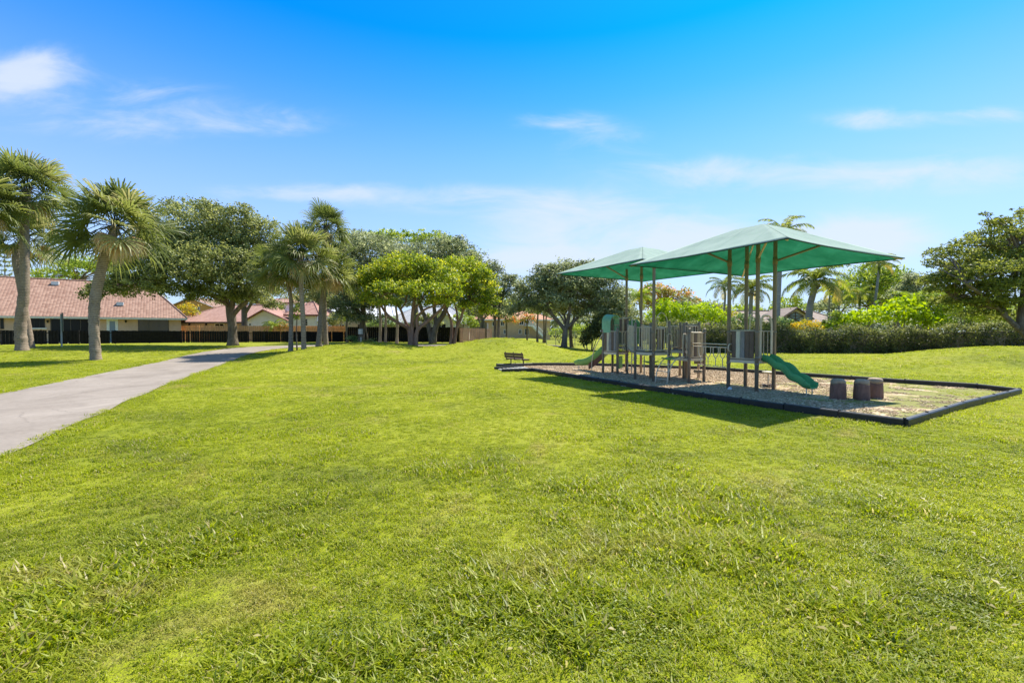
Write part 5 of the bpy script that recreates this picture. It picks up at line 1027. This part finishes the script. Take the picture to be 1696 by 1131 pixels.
for p, i in ((q1, 0), (e1, 3), (f2_, 1)):
    t_ = small.h(p) - .12; o = post(p, t_, .060); s_ = p + UP * 4.55; e = small.hip({0: 0, 3: 3, 1: 2}[i], .5) - UP * .09; MB().tube([s_, e], .034, 8).build('brace', PB, o, smooth=True); MB().tube([s_ - UP * .12, s_ + UP * .12], .076, 10).build('bracket', PB, o, smooth=True)
Z1, Z1b, Z2, Z3, Z3b, Z4 = 1.04, 1.28, 1.16, .96, 1.2, 1.04
for p, t_ in ((a1, 2.05), (b1, 2.1), (c1, 2.62), (d1, 2.55), (g2, 2.36), (h2, 2.3), (i3, 2.06), (j3, 2.06), (k3, 2.3), (m3, 2.33), (n3, 2.34), (f2b, 2.3)): post(p, t_)
post(v2(7.3, 18.95), 2.32)
def deck(ps, z, mat=DECKM):
    q = MB(); n_ = len(ps); q.add([(p.x, p.y, z - .06) for p in ps] + [(p.x, p.y, z) for p in ps], [tuple(range(n_))[::-1], tuple(range(n_, 2 * n_))] + [(i, (i + 1) % n_, n_ + (i + 1) % n_, n_ + i) for i in range(n_)])
    o = q.build('deck', mat, PG); r_ = MB()
    for k in range(n_): r_.beam(ps[k] + UP * (z - .07), ps[(k + 1) % n_] + UP * (z - .07), .03, .10)
    r_.build('deck_rim', TANB, o); return o
deck([a1, b1, d1, c1], Z1); deck([c1, d1, e1, q1], Z1b); deck([f2_, g2, h2, f2b], Z2); deck([g2, i3, j3, k3], Z3); deck([k3, m3, n3, o3], Z3b); deck([A, C_, D, B], Z4)
def bars(p, q, z0, z1, n_=6, r=.014, name='guard_rail', zq=None, mat=TANB):
    zq = z0 if zq is None else zq; dz = zq - z0; d = q - p; p_, q_ = p + d * .08, q - d * .08; mb = MB()
    mb.tube([p_ + UP * z0, q_ + UP * (z0 + dz)], r * 1.3, 8).tube([p_ + UP * z1, q_ + UP * (z1 + dz)], r * 1.3, 8)
    for k in range(n_): t = k / (n_ - 1); a = p_.lerp(q_, t); mb.tube([a + UP * (z0 + dz * t), a + UP * (z1 + dz * t)], r, 6, False)
    return mb.build(name, mat, PG, smooth=True)
def slats(p, q, z0, z1, mats, name='guard_panel', gap=.1):
    d = q - p; L_ = d.length; e = d.normalized(); nn = Vector((e.y, -e.x, 0)); k = len(mats); f = MB().tube([p + UP * (z1 + .02), q + UP * (z1 + .02)], .02, 8).tube([p + UP * (z0 - .02), q + UP * (z0 - .02)], .02, 8).build(name, TANB, PG, smooth=True)
    for i, m_ in enumerate(mats):
        c = p + e * (L_ * (.1 + .8 * (i + .5) / k)); w = L_ * .8 / k * (1 - gap); b = MB()
        ring = [(-w / 2, -.012), (-w / 2 + .015, -.022), (0, -.028), (w / 2 - .015, -.022), (w / 2, -.012), (w / 2, .02), (-w / 2, .02)]
        b.loft([[c + e * x + nn * -y + UP * z for x, y in ring] for z in (z0, z1)]); b.build('slat', m_, f)
    return f
def pipe(pts, r=.018, name='handrail', mat=TANB, k=6):
    q = catmull([tuple(p) for p in pts], k); return MB().tube([Vector(p) for p in q], r, 8).build(name, mat, PG, smooth=True)
# left deck: slat wall to the lawn, hood, slide, step, curly climber
slats(a1, b1, Z1 + .05, Z1 + .92, [PBR, PCR, PGR, PBR, PGR]); slats(c1, a1.lerp(c1, .8), Z1 + .9, Z1 + 1.45, [PBR, PCR, PBR]); bars(c1, d1, Z1b + .1, Z1b + 1.0, 4); slats(c1, q1, Z1b + .05, Z1b + 1.0, [PBR, PGR, PBR]); slats(b1.lerp(d1, .1), d1, Z1 + .95, Z1 + 1.5, [PBR, PTAN, PBR])
def hood(ctr, across, along, w, d_, z0, z1, mat, name='slide_hood'):
    rings = []; r_ = w / 2
    for s_ in (0, .33, .66, 1):
        ring_o, ring_i = [], []
        for k in range(15):
            a = math.pi * k / 14; x = -math.cos(a); z = math.sin(a); drop = .05 * s_
            ring_o.append(ctr + across * (x * r_) + along * (d_ * s_) + UP * (z1 - r_ - drop + z * r_)); ring_i.append(ctr + across * (x * (r_ - .03)) + along * (d_ * s_) + UP * (z1 - r_ - drop + z * (r_ - .03)))
        ring_o = [ctr + across * (-r_) + along * (d_ * s_) + UP * z0] + ring_o + [ctr + across * r_ + along * (d_ * s_) + UP * z0]; ring_i = [ctr + across * (-r_ + .03) + along * (d_ * s_) + UP * z0] + ring_i + [ctr + across * (r_ - .03) + along * (d_ * s_) + UP * z0]
        rings.append(ring_o + ring_i[::-1])
    return MB().loft(rings).build(name, mat, PG, smooth=False)
hood((a1 + c1) / 2 - Vv * .04, U, Vv, .68, .55, Z1 + .88, 2.78, PHD)
pn = MB(); pc = (q1 + e1) / 2; ring = []
for x, z in ((-.42, 1.4), (.42, 1.4), (.44, 2.1), (.34, 2.42), (.12, 2.55), (-.12, 2.55), (-.34, 2.42), (-.44, 2.1)): ring.append((x, z))
pn.loft([[pc - Vv * x + U * (.03 * s_) + UP * z for x, z in ring] for s_ in (-1, 1)]); pn.build('climbing_panel', PSG, PG)
MB().box(-.3, .3, -.02, .02, .24, .82).build('x', PSG, PG).name = 'activity_panel'
ap = bpy.data.objects['activity_panel']; ap.data.name = 'activity_panel'
for v in ap.data.vertices: w_ = Vector(v.co) + worldloc(PG); cc = (c1 + d1) / 2; pos_ = v2(cc.x, cc.y) + U * w_.x * .9 - Vv * w_.x * .35 + Vv * w_.y + UP * w_.z; v.co = pos_ - worldloc(PG)
def slide(p0, dirv, run, z0, z1, w, hside, mat, wave=0.0, exitflat=.25, name='slide', curve=0.0, nwave=3):
    side = dirv.cross(UP).normalized(); pts = []; K = 34
    for k in range(K + 1):
        t = k / K; tq = min(1, t / (1 - exitflat)); z = z1 + (z0 - z1) * ((1 - tq) ** 1.75 * (1 - .0 * tq) if not wave else 1 - sstep(0, 1, min(1, t / (1 - exitflat * .2))) * .55 - .45 * tq)
        if t > 1 - exitflat: z = max(z, z1)
        z += wave * math.sin(t * nwave * 2 * math.pi) * math.sin(math.pi * min(1, t * 1.1)) if wave else 0
        pts.append(p0 + dirv * (run * t) + side * (curve * t * t) + UP * z)
    rings = []
    for k, p in enumerate(pts):
        tg_ = (pts[min(k + 1, K)] - pts[max(k - 1, 0)]).normalized(); sd = tg_.cross(UP).normalized(); nn = sd.cross(tg_); fl = 1 + .12 * max(0, (k / K - .8) / .2)
        hs_ = hside * (1 - .45 * max(0, (k / K - .85) / .15)); W_ = w / 2 * fl
        prof = [(-W_ - .025, hs_), (-W_ - .02, .06), (-W_ * .75, -.035), (0, -.05), (W_ * .75, -.035), (W_ + .02, .06), (W_ + .025, hs_), (W_ + .01, hs_ + .02), (W_ - .015, hs_), (W_ - .02, .08), (W_ * .7, 0), (0, -.015), (-W_ * .7, 0), (-W_ + .02, .08), (-W_ + .015, hs_), (-W_ - .01, hs_ + .02)]
        rings.append([p + sd * x + nn * y for x, y in prof])
    o = MB().loft(rings).build(name, mat, PG, smooth=True); return o, pts, side
sl1, sp1, sd1 = slide((a1 + c1) / 2, -Vv, 2.15, Z1, .30, .52, .26, PSG, exitflat=.2, name='curved_slide')
for k, off in ((30, .2), (30, -.2)): p = sp1[k] + sd1 * off; MB().tube([v2(p.x, p.y), v2(p.x, p.y, p.z - .05)], .02, 7).build('slide_leg', TANB, sl1, smooth=True)
for s_ in (-1, 1): pipe([sp1[0] + sd1 * (.36 * s_) + UP * .8, sp1[6] + sd1 * (.38 * s_) + UP * .55, sp1[9] + sd1 * (.38 * s_) + UP * .35, sp1[11] + sd1 * (.38 * s_) + UP * -.1, v2(*(sp1[11] + sd1 * (.38 * s_)).xy)], .02)
rp = MB(); off = -sd1 * .33; lo_ = [p + off - UP * .34 for p in sp1[1:17]]; hi_ = [p + off - UP * .05 for p in sp1[1:17]]
rp.loft([[h_, l_, l_ + sd1 * .03, h_ + sd1 * .03] for h_, l_ in zip(hi_, lo_)]); rp.build('slide_side_board', plain('chocolate_plastic', (.13, .07, .048), .8, .08), sl1)
cpole = v2(5.44, 20.55); cl_ = MB().tube([cpole - UP * .1, cpole + UP * 2.6], .026, 8).build('curly_climber', TANB, PG, smooth=True)
for k, (z, s_) in enumerate(((.42, 1), (.82, -1), (1.22, 1), (1.62, -1), (2.0, 1), (2.35, -1))):
    e = (-U * .3 + Vv * .1) * s_; pts = [cpole + UP * (z - .14), cpole + e + UP * (z - .14), cpole + e * 1.25 + UP * z, cpole + e + UP * (z + .14), cpole + UP * (z + .14)]; MB().tube([Vector(p) for p in catmull([tuple(p) for p in pts], 5)], .017, 7).build('loop', TANB, cl_, smooth=True)
pipe([b1.lerp(d1, .55) + UP * Z1, b1.lerp(d1, .55) + UP * 2.3, b1.lerp(d1, .55) + UP * 2.55 + U * .12, cpole + UP * 2.62 - U * .02], .02, 'hoop')
pipe([b1.lerp(d1, .75) + UP * Z1, b1.lerp(d1, .75) + UP * 1.9, cpole + UP * 2.0], .016, 'hoop')
# bridge
def bridge(p0, p1, q0, q1_, z0, z1):
    o = MB(); K = 12; pts = []
    for k in range(K):
        t = (k + .5) / K; a, b = p0.lerp(q0, t), p1.lerp(q1_, t); z = z0 + (z1 - z0) * t - .10 * math.sin(math.pi * t); d = (q0 - p0).normalized() * ((q0 - p0).length / K * .44)
        o.add([a - d + UP * z, b - d + UP * z, b + d + UP * z, a + d + UP * z, a - d + UP * (z - .04), b - d + UP * (z - .04), b + d + UP * (z - .04), a + d + UP * (z - .04)], [(0, 1, 2, 3), (7, 6, 5, 4), (0, 4, 5, 1), (1, 5, 6, 2), (2, 6, 7, 3), (3, 7, 4, 0)])
    br = o.build('bridge', PGR, PG)
    for a, b in ((p0, q0), (p1, q1_)):
        r_ = MB(); f = lambda t, h_: a.lerp(b, t) + UP * (z0 + (z1 - z0) * t - .10 * math.sin(math.pi * t) + h_)
        r_.tube([f(k / 10, 1.0 + .1 * math.sin(math.pi * k / 10)) for k in range(11)], .02, 8); r_.tube([f(k / 10, .05) for k in range(11)], .018, 8)
        for k in range(13): t = .04 + .92 * k / 12; r_.tube([f(t, .05), f(t, 1.0 + .1 * math.sin(math.pi * t))], .012, 6, False)
        r_.build('bridge_railing', TANB, br, smooth=True)
bridge(d1, e1, f2b, h2, Z1b, Z2)
# middle decks
bars(f2_, g2, Z2 + .08, Z2 + .98, 5); slats(f2_.lerp(g2, .3) - Vv * .12, f2_.lerp(g2, .85) - Vv * .12, Z2 + .06, Z2 + .9, [PBR, PTAN, PBR]); pipe([f2_.lerp(g2, .15) + UP * (Z2 + .98), f2_.lerp(g2, .17) + UP * 2.5, f2_.lerp(g2, .5) + UP * 2.72, f2_.lerp(g2, .83) + UP * 2.5, f2_.lerp(g2, .85) + UP * (Z2 + .98)], .017, 'hoop')
bars(f2b, f2_, Z2 + .08, Z2 + .98, 7); bars(h2, o3, Z2 + .1, Z2 + 1.0, 8); bars(n3, o3, Z3b + .08, Z3b + 1.02, 9); slats(m3, n3, Z3b + .05, Z3b + 1.05, [PBR, PTAN, PBR, PTAN]); bars(k3, m3, Z3b + .1, Z3b + 1.0, 6)
slats(i3, j3, Z3 + .05, Z3 + .95, [PTAN, PBR, PTAN, PTAN]); bars(i3 - Vv * .1, j3 - Vv * .1, Z3 + .05, Z3 + .98, 5); MB().tube([k3 + Vv * .1 + UP * 1.3, k3 + Vv * .2 + UP * 1.55, k3 + Vv * .2 + UP * 1.75], [.04, .06, .10], 10).build('speaking_tube', PCR, PG, smooth=True)
mid = g2.lerp(i3, .5); rl_ = []
al = MB(); 
for s_ in (-.28, .28):
    b0 = mid + Vv * s_; pts = [b0 + UP * (Z3 + .02), b0 - U * .3 + UP * (Z3 + .02), b0 - U * .68 + UP * .78, b0 - U * .93 + UP * .38, b0 - U * 1.02 - UP * .05]; q = catmull([tuple(p) for p in pts], 6); rl_.append(q); al.tube([Vector(p) for p in q], .02, 8)
alo = al.build('arch_ladder', TANB, PG, smooth=True)
for k in (9, 13, 17, 21): MB().tube([Vector(rl_[0][k]), Vector(rl_[1][k])], .016, 7).build('rung', TANB, alo, smooth=True)
for p in (g2.lerp(i3, .12), g2.lerp(i3, .88)): pipe([p + UP * Z3, p + UP * (Z3 + .8), p - U * .12 + UP * (Z3 + .92), p - U * .22 + UP * (Z3 + .8), p - U * .22 + UP * (Z3 - .1)], .018)
sp_ = j3.lerp(k3, .5) + U * .32; so2 = MB().tube([sp_ - UP * .1, sp_ + UP * 1.9], .02, 8).build('step_pole', TANB, PG, smooth=True)
for z in (.3, .66, 1.0): q = MB(); q.loft([[sp_ + Vv * x + U * y + UP * (z + s_) for x, y in ((-.17, -.09), (.17, -.09), (.2, 0), (.17, .09), (-.17, .09), (-.2, 0))] for s_ in (0, .12)]); q.build('step', PTAN, so2, bevel=.01)
# leaf shaped steps
for (x, y, z, a) in ((5.70, 19.5, .92, .5), (5.86, 19.1, .62, -.4), (6.08, 17.6, .86, .2)):
    st = MB().tube([v2(x, y, -.1), v2(x, y, z)], .025, 8).build('leaf_step', TANB, PG, smooth=True); pr = [(-.30, 0), (-.16, .11), (.02, .15), (.18, .10), (.32, 0), (.18, -.10), (.02, -.15), (-.16, -.11)]
    ca, sa = math.cos(a), math.sin(a); q = MB(); q.loft([[v2(x + (px_ * ca - py_ * sa), y + (px_ * sa + py_ * ca), z + s_ + .25 * abs(px_)) for px_, py_ in pr] for s_ in (0, .05)]); q.build('leaf_tread', PSG, st, bevel=.01)
# trapeze ladder between the middle deck and the right deck
r0, r1 = i3 + U * .1 + Vv * .02, A - U * .02 - Vv * .0
for z in (1.53, 1.42): pipe([r0 + UP * z, r0.lerp(r1, .5) + UP * z, r1 + UP * z], .02, 'overhead_rail')
ringp = r1 + UP * 1.42; dd = Vector((1, -.1, 0)).normalized(); MB().tube([ringp - Vv * 0 + (U * math.cos(a) * .13 + UP * math.sin(a) * .13) - Vv * -.08 for a in [k * math.pi / 10 for k in range(21)]], .022, 8, False).build('end_ring', TANB, PG, smooth=True)
for t in (.28, .48, .68, .86):
    p = r0.lerp(r1, t); dv = (r1 - r0).normalized(); pts = [p - dv * .12 + UP * 1.42, p - dv * .12 + UP * 1.2, p - dv * .07 + UP * 1.08, p + UP * 1.03, p + dv * .07 + UP * 1.08, p + dv * .12 + UP * 1.2, p + dv * .12 + UP * 1.42]
    tz = MB().tube([Vector(q) for q in catmull([tuple(q) for q in pts], 4)], .015, 7).tube([p + UP * 1.03, p + UP * .74], .015, 7).tube([p - dv * .13 + UP * .74, p + dv * .13 + UP * .74], .017, 7).build('trapeze_step', TANB, PG, smooth=True)
# right deck
slats(A, C_, Z4 + .05, Z4 + .95, [PBR, PCR, PGR, PBR, PBR]); bars(A, B, Z4 + .1, Z4 + .95, 6); bars(B, D, Z4 + .1, Z4 + .95, 7)
for s_, zt in ((.16, 2.58), (.84, 2.5)):
    p = C_.lerp(D, s_); pipe([p + UP * Z4, p + UP * (zt - .2), p - Vv * .16 + UP * zt, p - Vv * .34 + UP * (zt - .2), p - Vv * .34 + UP * Z4], .02, 'hoop')
pipe([C_.lerp(D, .2) + UP * Z4, C_.lerp(D, .2) + UP * 2.3, C_.lerp(D, .5) + UP * 2.52, C_.lerp(D, .8) + UP * 2.3, C_.lerp(D, .8) + UP * Z4], .02, 'hoop')
bars(C_, C_.lerp(D, .22), Z4 + .1, Z4 + .95, 3); bars(C_.lerp(D, .78), D, Z4 + .1, Z4 + .95, 3)
sl2, sp2, sd2 = slide(C_.lerp(D, .5), Vv, 1.5, Z4 - .02, .27, .46, .2, PSL, wave=.045, exitflat=.12, name='wave_slide', nwave=3)
for s_ in (-1, 1): p = sp2[31] + sd2 * (.17 * s_); MB().tube([v2(p.x, p.y, -.05), v2(p.x, p.y, p.z - .04)], .018, 7).build('slide_leg', TANB, sl2, smooth=True)
# ------------------------------------------------------------------ border timbers
bd = empty('playground_border', (PIT[0][0], PIT[0][1], 0), 'black plastic edging timbers around the wood chip play area', 'edging')
ppx = np.array(PIT)
def timber(p, q):
    p, q = Vector((*p, 0)), Vector((*q, 0)); z0, z1 = TZ(p.x, p.y), TZ(q.x, q.y); j = random.uniform(-.012, .012); d = (q - p).normalized() * .008
    o = MB().beam(p + d + UP * (z0 + .065 + j), q - d + UP * (z1 + .065 + j * .4), .13, .21, ch=.022).build('timber', BLKP, bd)
    MB().tube([q + UP * (z1 + .15), q + UP * (z1 + .192)], .03, 8).build('stake', BLKP, o)
nP = len(PIT)
for i in range(nP):
    if i == 11: continue
    p, q = Vector(PIT[i]), Vector(PIT[(i + 1) % nP]); L_ = (q - p).length; k = max(1, round(L_ / 1.3))
    for s_ in range(k): timber(p.lerp(q, s_ / k), p.lerp(q, (s_ + 1) / k))
# ramp through the edging
ra, rb = Vector(PIT[11]), Vector(PIT[12]); dr = Vector((-.9, -.12)).normalized(); rm = empty('access_ramp', (ra.x, ra.y, 0), 'grey ribbed entry ramp with black kerbs by the park bench', 'ramp'); GRY = plain('grey_rubber_ramp', (.20, .215, .235), .6)
ro_ = 1.35; q = MB(); pa, pb = rb.lerp(ra, .08), ra.lerp(rb, .08)
q.add([(pa.x, pa.y, .14), (pb.x, pb.y, .14), (pb.x + dr.x * ro_, pb.y + dr.y * ro_, .04), (pa.x + dr.x * ro_, pa.y + dr.y * ro_, .04), (pa.x, pa.y, -.05), (pb.x, pb.y, -.05), (pb.x + dr.x * ro_, pb.y + dr.y * ro_, -.05), (pa.x + dr.x * ro_, pa.y + dr.y * ro_, -.05)], [(0, 3, 2, 1), (4, 5, 6, 7), (0, 1, 5, 4), (1, 2, 6, 5), (2, 3, 7, 6), (3, 0, 4, 7)])
q.build('ramp_plate', GRY, rm); q = MB()
for k in range(7): t = (k + .5) / 7; zz = .146 - .10 * t; a, b = pa + dr * ro_ * t, pb + dr * ro_ * t; q.beam((a.x, a.y, zz), (b.x, b.y, zz), .05, .012)
q.build('grip_strips', PCR, rm)
for p in (ra, rb): MB().beam((p.x, p.y, .09), (p.x + dr.x * 1.5, p.y + dr.y * 1.5, .06), .1, .17, ch=.02).build('kerb', BLKP, rm)
# ------------------------------------------------------------------ bench
bl, br_ = G0(842, 607.2), G0(865, 609.2); bc = (bl + br_) / 2; w_ = (br_ - bl).normalized(); fd = Vector((-w_.y, w_.x, 0)); fd = fd if fd.y > 0 else -fd
bn = empty('park_bench', bc, 'brown slatted park bench on two posts, seen from behind beside the ramp', 'bench'); BW = plain('brown_recycled_plank', (.115, .075, .05), .65, .25, 0, .15, 8, 0, (1, 1, 4))
def plank(c0, n_, dv, wd, th, L_, name):
    q = MB(); 
    for k in range(n_): c = c0 + dv * (k * (wd + .02)); q.beam(c - w_ * L_ / 2, c + w_ * L_ / 2, wd, th, up=(dv.cross(w_)), ch=.006)
    return q.build(name, BW, bn)
plank(bc + fd * .04 + UP * .45, 3, fd, .12, .045, 1.5, 'seat'); bdv = (UP * .97 - fd * .22).normalized(); plank(bc - fd * .10 + UP * .58, 2, bdv, .13, .045, 1.5, 'backrest')
for s_ in (-.5, .5):
    p = bc + w_ * s_ + fd * .14; o = MB().tube([p - UP * .1, p + UP * .42], .035, 10).build('leg', BRONZE, bn, smooth=True)
for s_ in (-.66, 0, .66):
    p = bc + w_ * s_; MB().beam(p + fd * .42 + UP * .41, p - fd * .06 + UP * .41, .05, .03).beam(p - fd * .05 + UP * .40, p - fd * .15 + UP * .84, .05, .03, up=fd).build('bracket', BRONZE, bn)
# ------------------------------------------------------------------ stepping stumps
def stump_mat(name, a, b): 
    m, nt, out = newmat(name); n = N(nt); tc_ = n.new('ShaderNodeTexCoord').outputs['Object']; f = n.noise(n.scalev(tc_, (1, 1, .35)), 9, 6, .65, .5); g_ = n.noise(tc_, 40, 3)
    bsdf(n, out, n.ramp(f, [(.3, a), (.7, b)]), .75, .2, 0, n.math('ADD', f, n.math('MULTIPLY', g_, .4)), .6, .03); return m
SB, ST = stump_mat('red_brown_moulded_bark', (.16, .08, .056), (.27, .15, .11)), stump_mat('sunlit_stump_top', (.30, .215, .14), (.46, .36, .26))  # sunlight painted into the paler top; dark sides part painted shade, part red-brown
def make_stump():
    r = empty('stepping_stump', (0, 0, 0)); rings = []; nn = 22
    ph = [random.uniform(0, 6.28) for _ in range(4)]
    def rad(a, z): return .205 * (1 - .15 * (z / .6) ** 2) * (1 + .025 * math.sin(3 * a + ph[0]) + .018 * math.sin(7 * a + ph[1] + z * 3) + .012 * math.sin(11 * a + ph[2]))
    for z in (-.05, .0, .1, .2, .3, .4, .47): rings.append([(rad(a, z) * math.cos(a), rad(a, z) * math.sin(a), z) for a in [2 * math.pi * k / nn for k in range(nn)]])
    top = [[(rad(a, .47) * s_ * math.cos(a), rad(a, .47) * s_ * math.sin(a), z + .022 * math.sin(2 * a + ph[3]) * e_) for a in [2 * math.pi * k / nn for k in range(nn)]] for z, s_, e_ in ((.468, 1.002, 1), (.53, .985, .8), (.572, .91, .3), (.598, .76, 0), (.606, .5, 0), (.607, .05, 0))]
    rings[-1] = top[0]
    MB().loft(rings).build('bark_side', SB, r, smooth=True); MB().loft(top).build('top', ST, r, smooth=True); return r
s0 = make_stump(); SL = ['leftmost brown stepping stump, standing apart beyond the wave slide', 'brown stepping stump partly hiding the one behind it', 'brown stepping stump farthest right, half hidden by its neighbour']
for i, (px, py) in enumerate(((1388, 661.5), (1427, 662.5), (1449.5, 659.5))):
    p = G0(px, py)
    if i == 0: r = s0
    else:
        r = s0.copy(); COL.objects.link(r)
        for ch in s0.children: c_ = ch.copy(); COL.objects.link(c_); c_.parent = r
    r.location = p; r.rotation_euler.z = i * 2.1 + .4; tag(r, SL[i], 'stepping stump', 'moulded stepping stumps')
# ------------------------------------------------------------------ stand-up spinner and a scrap of litter
p = G0(1272, 640.5); sp0 = empty('balance_spinner', p, 'small stand-on spinner with pale disc and coiled foot behind the wave slide', 'spinner')
MB().tube([p - UP * .1, p + UP * .5], .022, 8).build('pole', TANB, sp0, smooth=True); MB().tube([p + UP * .5, p + UP * .515, p + UP * .545, p + UP * .55], [.15, .2, .2, .17], 18).build('disc', PCR, sp0, smooth=True)
MB().tube([p + v2(math.cos(a) * (.12 + .05 * a / 6.28), math.sin(a) * (.12 + .05 * a / 6.28), .05 + .03 * math.sin(a * 2.5)) for a in [k * .35 for k in range(60)]], .016, 6).build('coil_foot', PBR, sp0, smooth=True)
p = G0(1208.5, 646); q = MB(); q.add([p + v2(-.10, 0, .02), p + v2(-.03, -.07, .03), p + v2(.08, -.03, .02), p + v2(.10, .05, .05), p + v2(0, .08, .03), p + v2(-.02, 0, .12), p + v2(.05, .01, .10)], [(0, 1, 5), (1, 2, 6), (1, 6, 5), (2, 3, 6), (3, 4, 6), (4, 5, 6), (4, 0, 5), (0, 4, 3, 2, 1)]); li = q.build('paper_litter', plain('white_paper', (.7, .71, .72), .8), None); tag(li, 'crumpled white paper at the foot of a big shade post', 'litter')
